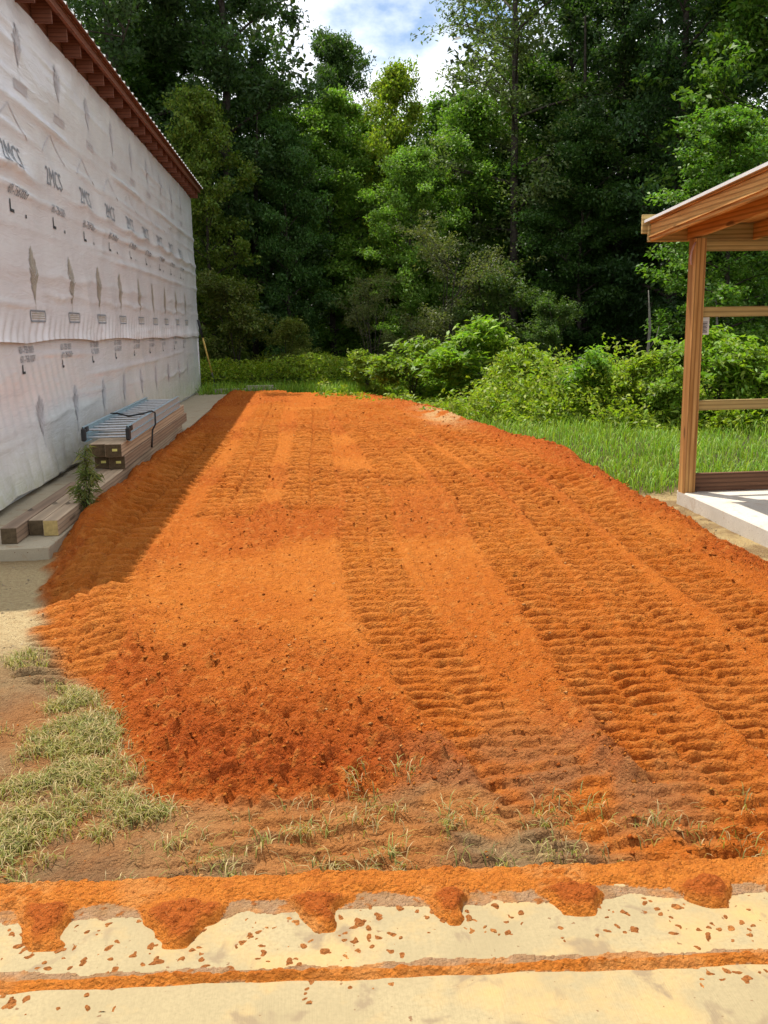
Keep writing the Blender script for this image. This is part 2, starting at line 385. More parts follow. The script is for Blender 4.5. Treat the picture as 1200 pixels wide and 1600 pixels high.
ys = [2.30]
while ys[-1] < 24.2:
    d = ys[-1]; ys.append(d+(min(max(d*d/2100, .0065), .02) if d < 15 else .04))
ys = np.array(ys); DX = .0125; xs = np.arange(-2.62, 4.7, DX)
X, Y = np.meshgrid(xs, ys); sh = X.shape; xf = X.ravel(); yf = Y.ravel()
z, core, tr, sdd, heap, front, berm = terrain(xf, yf)
def lerp(a, b, t): return a*(1-t[:, None])+np.array(b)[None, :]*t[:, None]
n_big = fbm(xf, yf, .7, 4, 500); n_mid = fbm(xf, yf, 4, 3, 510); n_sm = fbm(xf, yf, 24, 2, 520)
c = np.tile(np.array([.34, .24, .12]), (len(xf), 1))                                         # dry pale ground outside
gr = sstep(8.4, 9.4, yf+.4*(n_mid-.5))*(xf > 0)
c = lerp(c, (.09, .085, .03), gr)                                                             # under the meadow grass
c = lerp(c, (.28, .155, .07), front*(1-sstep(3.9, 4.9, yf))*(.4+.6*sstep(.35, .6, n_mid)))    # torn topsoil
c = lerp(c, (.60, .47, .25), np.clip((1-core)*sstep(4.5, 5.2, yf)*(1-sstep(6.5, 7.2, yf))*(xf < 0), 0, 1))  # pale grit by the pad
c = lerp(c, (.58, .45, .22), np.clip((1-core)*(xf > 2.4)*(1-gr)*sstep(.3, .6, n_mid), 0, 1))  # sand beside the shelter slab
clay = np.tile(np.array([.56, .155, .017]), (len(xf), 1))
clay = lerp(clay, (.63, .205, .028), sstep(.45, .7, n_big)*.8)
moist = np.clip(sstep(.46, .64, fbm(xf, yf, .55, 3, 400))*.45+.28*heap+.4*berm*core, 0, 1)*(1-.6*tr)
clay = lerp(clay, (.44, .092, .012), moist)
clay = lerp(clay, (.62, .215, .038), tr*.45*sstep(.3, .6, n_mid))
clay = lerp(clay, (.68, .27, .055), .45*sstep(.62, .8, n_sm))
fz = np.exp(-((yf-3.0)/.42)**2)*sstep(.15, .5, xf)*(1-sstep(1.1, 1.5, xf))
clay = lerp(clay, (.33, .155, .065), np.clip(fz*sstep(.38, .62, n_mid)*1.1, 0, 1)*.75)          # brown subsoil dragged up
c = c*(1-core[:, None])+clay*core[:, None]
sm = front*sstep(.34, .56, fbm(xf, yf, 2.6, 4, 540))*(1-sstep(4, 4.8, yf))
c = lerp(c, (.56, .21, .045), np.clip(sm*(.45+.55*sstep(-.6, -.2, xf)), 0, 1)*.65)                          # clay smeared over the turf strip
sandy = np.exp(-(((xf-2.35)/.35)**2+((yf-16.2)/1.4)**2))
c = lerp(c, (.62, .40, .18), np.clip(sandy*sstep(.3, .6, n_mid)*1.4, 0, .85))
nx = sh[1]; ny = sh[0]
idx = np.arange(nx*ny).reshape(ny, nx)
Fq = np.stack([idx[:-1, :-1].ravel(), idx[:-1, 1:].ravel(), idx[1:, 1:].ravel(), idx[1:, :-1].ravel()], 1)
me = np_mesh('clay_lot', np.stack([xf, yf, z], 1), Fq, True, c)
lot = link('clay_lot', me, M['soil']); tag(lot, 'graded bed of orange clay dirt printed with crawler track marks', 'dirt', kind='structure')
Zg = z.reshape(sh)
def zat(x, y):
    j = np.clip(np.searchsorted(ys, y), 1, ny-1); i = np.clip(((np.asarray(x)-xs[0])/DX).astype(int), 0, nx-1); return Zg[j, i]

# ------------------------------------------------------------------ front slab with spilled dirt
ang = -.05
def srot(x, y): return (x*math.cos(ang)-y*math.sin(ang), 2.47+x*math.sin(ang)+y*math.cos(ang))   # slab frame: y=0 is its far edge
SLAB = .0
def slabbox(name, y0, y1, z1, label):
    p = []
    for zz in (-.18, z1):
        for (x, y) in ((-5, y0), (6, y0), (6, y1), (-5, y1)): a, b = srot(x, y); p.append((a, b, zz))
    return tag(MB().hexa(p).build(name, M['slab'], None, .004), label, 'concrete', kind='structure')
slabbox('front_slab', -.392, 0, SLAB, 'concrete apron strip at the front with dirt lying on it')
slabbox('front_slab', -6, -.408, SLAB+.001, 'concrete slab along the bottom edge beyond the dirt filled joint')
slabbox('front_slab', -.41, -.39, SLAB-.02, 'recessed joint between the concrete slabs')
gxs = np.arange(-1.7, 2.1, .0045); gys = np.arange(-.50, .035, .0045); GX, GY = np.meshgrid(gxs, gys); shp = GX.shape; a = GX.ravel(); b = GY.ravel()
nn = fbm(a, b, 6, 4, 601); n2 = fbm(a, b, 25, 3, 602)
band = -.098-.05*(nn-.5)*1.2
h = sstep(0, .05, b-band+.03*(n2-.5))*.013*(.5+.9*fbm(a, b, 9, 3, 603))
teeth = [-.74, -.365, -.005, .36, .72, 1.08]
for i, tx in enumerate(teeth):
    ln = [.27, .28, .235, .225, .205, .19][i]; wdt = [.10, .12, .092, .092, .088, .095][i]
    ax = a-tx+.09*(fbm(a, b, 9, 3, 670+i)-.5)+.25*(b+.12)*[.3, -.25, .05, -.1, .12, 0][i]+.05*(nn-.5)
    t = np.clip((-b-.05)/(ln-.05), 0, 1.2)
    ax = np.where(ax < 0, ax*[.7, .62, .8, .75, .7, .8][i], ax*[1.1, 1.25, 1.0, 1.1, 1.2, 1.0][i])
    prof = np.clip(1-(np.abs(ax)/(wdt*(1-.72*t)))**2.2, 0, 1)*(t < 1)*(1-t**5)*(.25+.75*sstep(0, .4, t))
    film_ = np.maximum(film_, np.clip(1-(np.abs(ax)/(wdt*1.9))**2, 0, 1)*np.clip(1.25-t, 0, 1)*(t > 0)) if i else np.clip(1-(np.abs(ax)/(wdt*1.9))**2, 0, 1)*np.clip(1.25-t, 0, 1)*(t > 0)
    h = np.maximum(h, prof*.048*(.45+.8*fbm(a, b, 14, 3, 610+i)))
jt = np.exp(-((b+.40+.012*(nn-.5))/(.007+.020*fbm(a, b, 7, 3, 605)))**2)*.014
h = np.maximum(h, jt*(.6+.8*fbm(a, b, 12, 2, 606)))
h = h+np.where(h > .003, .010*lumps(a, b, .03, 640, .35)+.006*lumps(a, b, .016, 641, .3), 0)*sstep(.003, .014, h)
sc_ = (lumps(a+.04*(n2-.5), b+.04*(fbm(a, b, 30, 3, 653)-.5), .030, 650, .97)*.011 + lumps(a+.03*(n2-.5), b+.03*(fbm(a, b, 40, 2, 654)-.5), .014, 651, .86)*.007)*sstep(.50, .66, fbm(a, b, 4.5, 3, 652)+.25*sstep(-.46, -.2, b))
film = (film_*.55+.8*np.exp(-((b+.385)/.05)**2)+.9*np.exp(-((b+.09)/.04)**2)+.55*fbm(a, b, 7, 4, 690) > .74+.3*fbm(a, b, 22, 3, 691)) & (h < .0035)
sc_ = np.where(film, np.maximum(sc_, .0033), sc_)
h = np.maximum(h, sc_)
h = np.where((b > -.009) & (fbm(a, b, 2.2, 2, 680) > .52), 0, h)
wx, wy = srot(a, b)
Vs = np.stack([wx, wy, SLAB+h-.0025], 1)
idx = np.arange(Vs.shape[0]).reshape(shp)
Fs = np.stack([idx[:-1, :-1].ravel(), idx[:-1, 1:].ravel(), idx[1:, 1:].ravel(), idx[1:, :-1].ravel()], 1)
Fs = Fs[(h[Fs] > .0028).any(1)]
used = np.unique(Fs); rem = -np.ones(len(Vs), int); rem[used] = np.arange(len(used))
cs = np.tile(np.array([.66, .22, .032]), (len(Vs), 1)); cs = lerp(cs, (.44, .10, .016), sstep(.016, .036, h)*.8)
cs = lerp(cs, (.30, .13, .05), (sc_ >= h)*1.0*.6); cs = np.where((film & (h < .0036))[:, None], np.array([[.47, .29, .15]])+.10*(n2-.5)[:, None], cs); cs = lerp(cs, (.70, .30, .08), .7*sstep(.5, .7, nn)*(h < .02))
sp = link('spilled_dirt', np_mesh('spilled_dirt', Vs[used], rem[Fs], True, cs[used]), M['soil'])
tag(sp, 'orange dirt spilled over the concrete edge in tooth shaped tongues', 'dirt', kind='stuff')

# loose clods over the clay
iv = np.array([(1, 0, 0), (-1, 0, 0), (0, 1, 0), (0, -1, 0), (0, 0, 1), (0, 0, -.6)], float)
ifc = np.array([(0, 2, 4), (2, 1, 4), (1, 3, 4), (3, 0, 4), (2, 0, 5), (1, 2, 5), (3, 1, 5), (0, 3, 5)])
nc = 15000; u = rng.random(nc*4); cy = 2.5*(22/2.5)**(u**1.25); cx = rng.uniform(-2.3, 3.6, nc*4)
_, co_, tr_, s_, hp_, fr_, bm_ = terrain(cx, cy)
grit = (1-co_)*((cx < -1)*(cy > 4.6)*(cy < 7)+(cx > 2.6)*(cy < 9))
pr = co_*(.30+.9*hp_+.5*bm_+.6*sstep(.45, .65, fbm(cx, cy, .55, 3, 400)))*(1-.6*tr_)+.10*fr_+.5*grit
k = rng.random(nc*4) < pr; cx = cx[k][:nc]; cy = cy[k][:nc]; gr_ = grit[k][:nc]; nc = len(cx)
cz = zat(cx, cy); rs = (.0026+.0062*rng.random(nc)**4.5)*(1+.07*cy)*np.where(gr_ > .5, .75, 1)
jit = 1+.8*(rng.random((nc, len(iv)))-.5)
a1 = rng.random(nc)*6.283; ca, sa = np.cos(a1)[:, None], np.sin(a1)[:, None]
L0 = iv[None]*jit[..., None]*rs[:, None, None]*np.stack([.8+.7*rng.random(nc), .8+.5*rng.random(nc), .7+.35*rng.random(nc)], 1)[:, None, :]
Vc = np.stack([L0[..., 0]*ca-L0[..., 1]*sa+.3*L0[..., 2], L0[..., 0]*sa+L0[..., 1]*ca, L0[..., 2]], -1)+np.stack([cx, cy, cz+rs*.1], 1)[:, None, :]
Fc = ifc[None]+(np.arange(nc)*len(iv))[:, None, None]
pk = rng.random(nc)[:, None]
cc = np.where(pk < .35, [[.54, .14, .02]], np.where(pk < .9, [[.66, .22, .035]], [[.76, .40, .14]]))*(.75+.5*rng.random(nc))[:, None]
cc = np.where((gr_ > .5)[:, None], np.array([[.60, .50, .33]])*(.6+.6*rng.random(nc))[:, None], cc)
cl = link('clay_clods', np_mesh('clay_clods', Vc.reshape(-1, 3), Fc.reshape(-1, 3), False, np.repeat(cc, len(iv), 0)), M['soil'])
tag(cl, 'loose crumbs and clods of orange clay scattered over the bed', 'clods', kind='stuff')

# concrete pad and gravel beside the long building
pd = MB().hexa([(-3.2, 6.95, -.2), (-1.985, 7.0, -.2), (-1.985, 25.6, -.2), (-3.2, 25.6, -.2), (-3.2, 6.95, .015), (-1.985, 7.0, .015), (-1.985, 25.6, .015), (-3.2, 25.6, .015)]).build('concrete_pad', M['pad'], None, .008)
tag(pd, 'narrow concrete footing strip under the timbers beside the wrapped building', 'concrete', kind='structure')
# shelter slab
ss = MB().hexa([(3.42, 1.5, -.3), (9.5, 1.5, -.3), (9.5, 8.33, -.3), (3.42, 8.33, -.3), (3.40, 1.5, .05), (9.5, 1.5, .05), (9.5, 8.33, .05), (3.42, 8.33, .05)]).build('shelter_slab', M['shslab'], None, .012)
tag(ss, 'pale concrete floor slab under the timber shelter', 'concrete', kind='structure')

# ------------------------------------------------------------------ wrapped building
def wpart(mb, name, mat, root, bevel=0, smooth=False):
    return mb.build(name, mat, root, bevel, smooth, tuple(-v for v in root.location))
WX = -2.8; BY0 = 7.65; BY1 = 24.95
bld = empty('wrapped_building', (WX, BY0, 0), 0, 'long building sheathed in wrinkled white printed house wrap with red brown eave', 'building')
wpart(MB().box(-10.4, WX-.035, BY0+.05, BY1-.03, -.1, 4.86), 'wall', M['white'], bld)
wpart(MB().box(-10.35, WX-.02, BY0+.06, BY1-.04, 4.862, 5.14), 'wall_plate', M['stain'], bld)
def wdisp(y, z, upper):
    def fold(z0, w, a_, k): return a_*np.exp(-np.abs(z-z0-.05*(fbm(y, y*0+k, .35, 2, 720+k)-.5))/w)*(.25+1.4*sstep(.3, .7, fbm(y, y*0, .45, 2, 730+k)))
    sag = .05*np.abs(np.sin((y-9.6)/1.55*math.pi))
    d = fold(3.83, .035, 0.033, 1)+fold(4.40, .03, .016, 2)+fold(3.20-sag, .06, .042, 3)+fold(2.98-sag*.6, .03, .024, 4)+fold(2.24-sag, .045, 0.014, 5)+fold(4.10, .02, .014, 6)+fold(3.55, .02, 0.018, 7)+fold(2.62, .03, 0.021, 8)+fold(1.95+sag, .025, .016, 9)+fold(1.05, .04, .014, 10)+fold(.72-sag, .03, .018, 11)
    for kk in range(16):
        zc = .55+.265*kk; yc = 8.5+((kk*5.37) % 13); d = d+fold(zc+.04*(y-yc)*(-1)**kk*.5, .016, .013, 20+kk)*np.exp(-((y-yc)/(2.2+kk % 3))**2)
    d = d+.034*(fbm(y*.22+z*.9, z*2.2-y*.15, .9, 2, 703)-.5)-.05*np.abs(fbm(y*.4-z*.5, z*.8+y*.5, 1.2, 2, 709)-.5)
    if upper:
        # gathers pulling down into the fastened points of the lap
        k = (y-9.6)/1.55; f = (k-np.floor(k)-.5)*1.55; near = np.exp(-((z-1.5)/.22)**2)
        d = d+near*.030*np.abs(np.sin((f*1.5-(z-1.45)*1.6)*9))*np.exp(-np.abs(f)*1.2)
        d = d+.022+.014*np.exp(-((z-1.5)/.05)**2)
    else:
        low = 1-sstep(.05, .62, z)
        d = d+low*(.05+.045*np.abs(np.sin(y*5.5+4*fbm(y, z, 1.5, 2, 705)))*fbm(y, z, 1.1, 2, 707))*(.45+.8*(1-sstep(9, 14, y)))
        d = d+.012*np.sin((y*1.0+z*.55)*26)*.28*sstep(.5, .8, z)*(1-sstep(1.2, 1.45, z))*(1-sstep(10, 13, y))
    return d
def sheet(name, z0f, z1, nz_, upper, label):
    yy = np.arange(BY0, BY1+.001, .032); t = np.linspace(0, 1, nz_); Yg, T = np.meshgrid(yy, t)
    z0 = z0f(Yg); Zz = z0+(z1-z0)*T; d = wdisp(Yg, Zz, upper)
    V = np.stack([WX+d, Yg, Zz], -1).reshape(-1, 3); ii = np.arange(len(V)).reshape(Yg.shape)
    Fw = np.stack([ii[:-1, :-1].ravel(), ii[:-1, 1:].ravel(), ii[1:, 1:].ravel(), ii[1:, :-1].ravel()], 1)
    o = link(name, np_mesh(name, V, Fw, True), M['wrap'], bld, tuple(-v for v in bld.location)); o['label'] = label
    return o
up_sheet = sheet('wrap_sheet', lambda y: 1.50-.006*(y-9)+.035*np.abs(np.sin((y-9.6)/1.55*math.pi*.5))*(.4+fbm(y, y*0, .5, 2, 701)), 4.865, 110, True, 'upper sheet of house wrap lapping over the lower one')
lo_sheet = sheet('wrap_sheet', lambda y: .05+.06*fbm(y, y*0, 1.2, 2, 711), 1.62, 56, False, 'lower sheet of house wrap bunched at the footing')
# far end wall wrap and near end
wpart(MB().box(-10.4, WX+.004, BY1-.02, BY1, 0, 4.86), 'end_wrap', M['wrap'], bld)
wpart(MB().box(-10.4, WX+.004, BY0, BY0+.03, 0, 4.86), 'end_wrap', M['wrap'], bld)

# roof: ribbed metal on boards and rafter tails
EX, EZ = -2.48, 5.085; RX, RZ = -6.6, 6.35
def roof_profile(lift):
    p = []; y = BY0-.03
    while y < BY1+.02:
        p += [(y, 0), (y+.265, 0), (y+.283, .036), (y+.317, .036), (y+.335, 0)]; y += .335
    return [(a, b+lift) for a, b in p]
def roof_sheet(name, lift, mat):
    p = roof_profile(lift); V = []; 
    for (x, zz) in ((EX, EZ), (RX, RZ), (2*RX-EX, EZ)):
        V += [(x, a, zz+b) for a, b in p]
    n = len(p); Fr = [(r*n+i, r*n+i+1, (r+1)*n+i+1, (r+1)*n+i) for r in (0, 1) for i in range(n-1)]
    me = bpy.data.meshes.new(name); me.from_pydata(V, [], Fr); me.update()
    o = link(name, me, mat, bld, tuple(-v for v in bld.location)); m = o.modifiers.new('thick', 'SOLIDIFY'); m.thickness = .004; return o
roof_sheet('roof_sheet', .012, M['roof'])
und = roof_sheet('roof_sheet_underside', .002, M['rust'])
sl = (RZ-EZ)/(EX-RX)
def rz(x): return EZ+(EX-x)*sl
wpart(MB().hexa([(-2.80, BY0, rz(-2.8)-.03), (-2.535, BY0, rz(-2.535)-.03), (-2.535, BY1, rz(-2.535)-.03), (-2.80, BY1, rz(-2.8)-.03), (-2.80, BY0, rz(-2.8)-.006), (-2.535, BY0, rz(-2.535)-.006), (-2.535, BY1, rz(-2.535)-.006), (-2.80, BY1, rz(-2.8)-.006)]), 'eave_board', M['stain'], bld)
wpart(MB().box(-2.585, -2.545, BY0, BY1, 4.99, 5.07), 'eave_board', M['stain'], bld)
tail = MB().hexa([(-.002, 0, 4.855), (.20, 0, 4.85), (.20, .04, 4.85), (-.002, .04, 4.855), (-.002, 0, rz(-2.8)-.032), (.20, 0, rz(-2.6)-.032), (.20, .04, rz(-2.6)-.032), (-.002, .04, rz(-2.8)-.032)]).mesh('rafter_tail')
tail.materials.append(M['stain'])
y = BY0+.10
while y < BY1-.1:
    o = link('rafter_tail', tail, None, bld, (WX-bld.location.x, y-bld.location.y, 0)); y += .655
# gable triangles
for yy in (BY0+.05, BY1-.05):
    wpart(MB().hexa([(-10.3, yy-.015, 5.14), (-2.9, yy-.015, 5.14), (-2.9, yy+.015, 5.14), (-10.3, yy+.015, 5.14), (RX-.05, yy-.015, RZ-.06), (RX+.05, yy-.015, RZ-.06), (RX+.05, yy+.015, RZ-.06), (RX-.05, yy+.015, RZ-.06)]), 'gable', M['wrap'], bld)

# printing on the wrap
def text_polys(body, size, shear=0, cx=1.0):
    cu = bpy.data.curves.new('t', 'FONT'); cu.body = body; cu.size = size; cu.shear = shear; cu.resolution_u = 3
    ob = bpy.data.objects.new('t', cu); COL.objects.link(ob); bpy.context.view_layer.update()
    me = bpy.data.meshes.new_from_object(ob); v = [(p.co.x*cx, p.co.y) for p in me.vertices]; f = [tuple(p.vertices) for p in me.polygons]
    bm = bmesh.new()
    bv = [bm.verts.new((p[0], p[1], 0)) for p in v]
    for q in f:
        try: bm.faces.new([bv[i] for i in q])
        except ValueError: pass
    for ax, hi in ((0, max(p[0] for p in v)), (1, max(p[1] for p in v))):
        c_ = .04
        while c_ < hi:
            no_ = (1, 0, 0) if ax == 0 else (0, 1, 0); co_ = (c_, 0, 0) if ax == 0 else (0, c_, 0)
            bmesh.ops.bisect_plane(bm, geom=bm.verts[:]+bm.edges[:]+bm.faces[:], plane_co=co_, plane_no=no_); c_ += .05
    bm.verts.index_update(); v = [(p.co.x, p.co.y) for p in bm.verts]; f = [tuple(w.index for w in q.verts) for q in bm.faces]; bm.free()
    bpy.data.objects.remove(ob); bpy.data.curves.remove(cu); bpy.data.meshes.remove(me); return v, f
T_BIG = text_polys('2MCS', .29, .12, .95); T_NUM = text_polys('601-758-0009', .135, 0, .80)
T_SM = text_polys('601-758-0009', .10, 0, .9)
def strip(a, b, w):
    ax, ay = a; bx, by = b; l = math.hypot(bx-ax, by-ay) or 1; nx_, ny_ = -(by-ay)/l*w/2, (bx-ax)/l*w/2
    return [(ax+nx_, ay+ny_), (ax-nx_, ay-ny_), (bx-nx_, by-ny_), (bx+nx_, by+ny_)]
def flat(name, polys, mat, y0, z0, upper, par, lab=None):
    """polys: list of (verts, faces) in sheet coordinates laid on the sheet surface"""
    V = []; Fp = []
    for v, f in polys:
        b = len(V); V += v; Fp += [tuple(b+i for i in q) for q in f]
    A = np.array(V); yy = A[:, 0]+y0; zz = A[:, 1]+z0
    x = WX+wdisp(yy, zz, upper)+.006
    me = bpy.data.meshes.new(name); me.from_pydata(np.stack([x, yy, zz], 1).tolist(), [], Fp); me.update()
    o = link(name, me, mat, par)
    if lab: o['label'] = lab
    return o
def seg(st, n=4):
    out = []
    for a, b, w in st:
        for i in range(n):
            p = [a[k]+(b[k]-a[k])*i/n for k in (0, 1)]; q = [a[k]+(b[k]-a[k])*(i+1)/n for k in (0, 1)]
            s_ = strip(p, q, w); out.append((s_, [(0, 1, 2, 3)]))
    return out
def tree_print(hh, seed):
    r = random.Random(seed); st = [((0, -.14), (0, hh*.9), .014)]
    for i in range(15):
        t = i/14; wv = .125*math.sin(math.pi*(.12+.86*t))**.8
        for s_ in (-1, 1):
            st.append(((0, t*hh*.86), (s_*wv*(.75+.5*r.random()), t*hh*.86+.10+.03*r.random()), .013+.012*r.random()))
    return seg(st, 2)
def box_print(w, hh): return seg([((0, 0), (w, 0), .02), ((w, 0), (w, hh), .02), ((w, hh), (0, hh), .02), ((0, hh), (0, 0), .02)], 5)
def lines_print(w, hh): return seg([((.08*w, hh*t), (.92*w, hh*t), hh*.10) for t in (.3, .52, .74)], 4)
for i in range(9):
    y0 = 9.06+1.55*i+.0
    if y0+1.0 > BY1: break
    flat('printed_logo', [T_BIG], M['inkblue'], y0+.12+.15, 3.19, True, up_sheet, 'printed 2MCS lettering')
    flat('printed_logo_roof', seg([((.05, .36), (.48, .60), .016), ((.48, .60), (1.05, .36), .016)], 6), M['inkgrey'], y0+.22, 3.17, True, up_sheet)
    flat('printed_number', [T_NUM], M['inkblue'], y0+.40, 2.91, True, up_sheet, 'printed row of digits')
    flat('printed_mark', [([(0, .12), (0, 0), (.13, 0), (.13, .03), (.03, .03), (.03, .12)], [(0, 1, 2, 3, 4, 5)])], M['ink'], y0+.45, 2.74, True, up_sheet)
    flat('printed_dot', seg([((.50, .0), (.54, .0), .035)], 1), M['ink'], y0+.45, 2.75, True, up_sheet)
    flat('printed_tree', tree_print(.48, i), M['inktan'], y0+1.02, 1.93, True, up_sheet)
    flat('printed_box', box_print(.52, .105), M['inkblue'], y0+.82, 1.715, True, up_sheet)
    flat('printed_box_lines', lines_print(.52, .105), M['inktan'], y0+.82, 1.715, True, up_sheet)
    flat('printed_number', [T_SM], M['inkblue'], y0+.38, 1.40, False, lo_sheet)
    flat('printed_number', [T_SM], M['inkblue'], y0+.38, 1.31, False, lo_sheet)
    flat('printed_mark', [([(0, .09), (0, 0), (.09, 0), (.09, .025), (.028, .025), (.028, .09)], [(0, 1, 2, 3, 4, 5)])], M['ink'], y0+.42, 1.20, False, lo_sheet)
    flat('printed_tree', tree_print(.36, i+20), M['inkgrey'], y0+.95, .55, False, lo_sheet)
    flat('printed_tree', tree_print(.34, i+40), M['inkgrey'], y0+.20+.98, 4.22, True, up_sheet)
    flat('printed_box', box_print(.42, .08), M['inkgrey'], y0+1.0, 3.98, True, up_sheet)
    flat('printed_box_lines', lines_print(.42, .08), M['inkgrey'], y0+1.0, 3.98, True, up_sheet)

# ------------------------------------------------------------------ timbers beside the building
def timber(x0, x1, y0, y1, z0, z1, mat, endmat, label, tags=0, jit=0, group='treated timbers stacked along the footing'):
    cx = (x0+x1)/2; r_ = empty('timber', (cx, y0, z0), jit, label, 'timber', group)
    w = (x1-x0)/2; hh = z1-z0
    MB().box(-w, w, .004, y1-y0, 0, hh).build('beam', mat, r_, .005)
    MB().box(-w+.005, w-.005, 0, .006, .005, hh-.005).build('end_grain', endmat, r_)
    for k in range(tags):
        MB().box(-.012, .04, -.003, -.0005, hh*.45, hh*.45+.026).build('paper_tag', M['tagpaper'], r_)
    return r_
timber(-2.375, -2.25, 7.13, 9.3, .016, .143, M['timber_dk'], M['endgrain'], 'short dark grey timber lying nearest the wall on the footing')
timber(-2.243, -2.128, 7.41, 14.2, .016, .143, M['timber'], M['endgrain'], 'long timber with dark end in the bottom course, left of the tan ended one')
timber(-2.122, -2.003, 7.37, 14.9, .016, .145, M['timber'], M['endtan'], 'long bottom timber with tan sawn end next to the red dirt')
timber(-2.31, -2.150, 10.12, 15.2, .148, .284, M['timber_dk'], M['endgrain'], 'left timber of the middle course with a yellow end tag', 1)
timber(-2.145, -1.975, 10.06, 15.3, .148, .286, M['timber_dk'], M['endgrain'], 'right timber of the middle course with a yellow end tag', 1)
timber(-2.335, -2.165, 10.03, 15.0, .289, .428, M['timber'], M['endgrain'], 'left timber of the top course under the ladder, its end untagged')
timber(-2.16, -1.985, 9.97, 15.1, .289, .430, M['timber'], M['endgrain'], 'right timber of the top course under the ladder with a yellow end tag', 1)

# ladder, two sections nested, lying flat on the stack
lad = empty('extension_ladder', (-2.18, 10.2, .432), .012, 'pale blue extension ladder lying flat on the timber stack', 'ladder')
LL = 4.5
for sgn in (-1, 1):
    for (dz, inset, y0, y1) in ((0, 0, .03, LL), (.083, .0, .0, LL-.1)):
        x = sgn*(.235-inset)
        MB().box(x-.006, x+.006, y0, y1, dz, dz+.078).box(x-.019, x+.019, y0, y1, dz+.0785, dz+.0835).box(x-.018, x+.018, y0, y1, dz-.003, dz-.0005).build('rail', M['alu'], lad)
for dz in (.035, .118):
    for k in range(15):
        yy = .14+.30*k
        MB().tube([(-.233, yy, dz), (.233, yy, dz)], .013, 8).build('rung', M['rung'], lad)
for sgn in (-1, 1):
    MB().box(sgn*.235-.024, sgn*.235+.024, -.055, .012, .012, .15).build('foot', M['black'], lad, .012)
    MB().box(sgn*.235-.027, sgn*.235+.027, .02, .13, .105, .165).build('bracket', M['black'], lad, .008)
cord = MB().tube([(-2.44, 11.75, .60), (-2.36, 11.72, .606), (-2.2, 11.62, .575), (-2.05, 11.74, .592), (-1.955, 11.84, .612), (-1.915, 11.84, .59), (-1.912, 11.80, .45), (-1.95, 11.78, .38), (-1.955, 11.75, .28), (-1.962, 11.72, .17)], .011, 8).build('cord', M['black'], None, 0, True)
tag(cord, 'black cord looped over the ladder and down the timber stack', 'cord')

# long handled tool leaning at the far corner
tool = empty('garden_fork', (-2.40, 25.05, -.09), 0, 'yellow handled tool with black grip leaning on the far corner of building', 'tool')
p0 = Vector((-.02, .10, .10)); p1 = Vector((-.33, -.55, 1.93))
def lt(t): return tuple(p0.lerp(p1, t))
MB().tube([lt(.26), lt(.78)], .022, 8).build('handle', M['yellow'], tool, 0, True)
MB().tube([lt(.76), lt(1.0)], .032, 8).build('grip', M['black'], tool, 0, True)
MB().tube([lt(.12), lt(.30)], .018, 8).build('shank', M['steel'], tool, 0, True)
MB().hexa([(-.12, .06, 0), (.10, .06, 0), (.10, .10, 0), (-.12, .10, 0), (-.10, .08, .26), (.05, .08, .26), (.05, .11, .26), (-.10, .11, .26)]).build('blade', M['steel'], tool, .01)

# boards dropped behind the dirt bed
for (x0, x1, y0, z0, a_, lab, hh) in ((-2.4, -.75, 23.80, .062, -.03, 'weathered board lying low behind the back edge of the dirt', .06), (-1.55, -.86, 23.84, .124, .02, 'short weathered board lying on top of the other board behind the dirt', .06)):
    o = MB().box(0, x1-x0, 0, .16, 0, hh).build('board', M['graywood'], None, .004, False, (x0, y0, z0)); o.rotation_euler = (0, 0, a_)
    tag(o, lab, 'board')
o = MB().box(0, 1.78, 0, .45, 0, .12).build('board', M['graywood'], None, .006, False, (-2.5, 23.72, -.06)); tag(o, 'wide low sleeper under the weathered boards behind the dirt', 'board')

# ------------------------------------------------------------------ timber shelter
shl = empty('timber_shelter', (3.47, 8.25, 0), 0, 'open sided orange timber shelter with low white edged roof', 'shelter')
def rb(y): return 2.315+.055*(8.24-y)        # underside of rafters
for (px, py) in ((3.47, 8.225), (8.6, 8.225), (3.47, 2.6), (8.6, 2.6)):
    wpart(MB().box(px-.05, px+.05, py-.075, py+.075, -.12, rb(py+.075)-.002), 'post', M['cedar'], shl, .004)
Y0, Y1 = 1.6, 8.40
def slope_beam(x0, x1, y0, y1, off0, off1):
    return MB().hexa([(x0, y0, rb(y0)+off0), (x1, y0, rb(y0)+off0), (x1, y1, rb(y1)+off0), (x0, y1, rb(y1)+off0), (x0, y0, rb(y0)+off1), (x1, y0, rb(y0)+off1), (x1, y1, rb(y1)+off1), (x0, y1, rb(y1)+off1)])
for i, x in enumerate((3.10, 3.44, 4.05, 4.66, 5.27, 5.88, 6.49, 7.1, 7.71, 8.32, 8.8)):
    wpart(slope_beam(x, x+.04, Y0, Y1-.002, 0, .148), 'rafter', M['cedar_y'], shl, .004)
k = 0; y = Y0
while y < Y1-.05:
    wpart(slope_beam(3.09, 8.9, y, min(y+.30, Y1-.004), .150, .164), 'deck_board', M['cedar_y'], shl, .002); y += .306
wpart(slope_beam(3.06, 8.95, Y0-.05, Y1+.03, .166, .184), 'roof_sheet', M['roof'], shl)
wpart(slope_beam(3.052, 3.058, Y0-.05, Y1+.03, .162, .186), 'edge_trim', M['white'], shl)
wpart(MB().box(3.085, 8.92, Y1+.0, Y1+.038, rb(Y1)-.005, rb(Y1)+.148), 'fascia', M['pine_x'], shl, .003)
wpart(MB().box(3.042, 8.94, Y1+.041, Y1+.079, rb(Y1)+.07, rb(Y1)+.235), 'fascia', M['pine_x'], shl, .003)
wpart(slope_beam(3.082, 3.098, Y0, Y1-.004, .03, .045), 'batten', M['cedar_y'], shl)
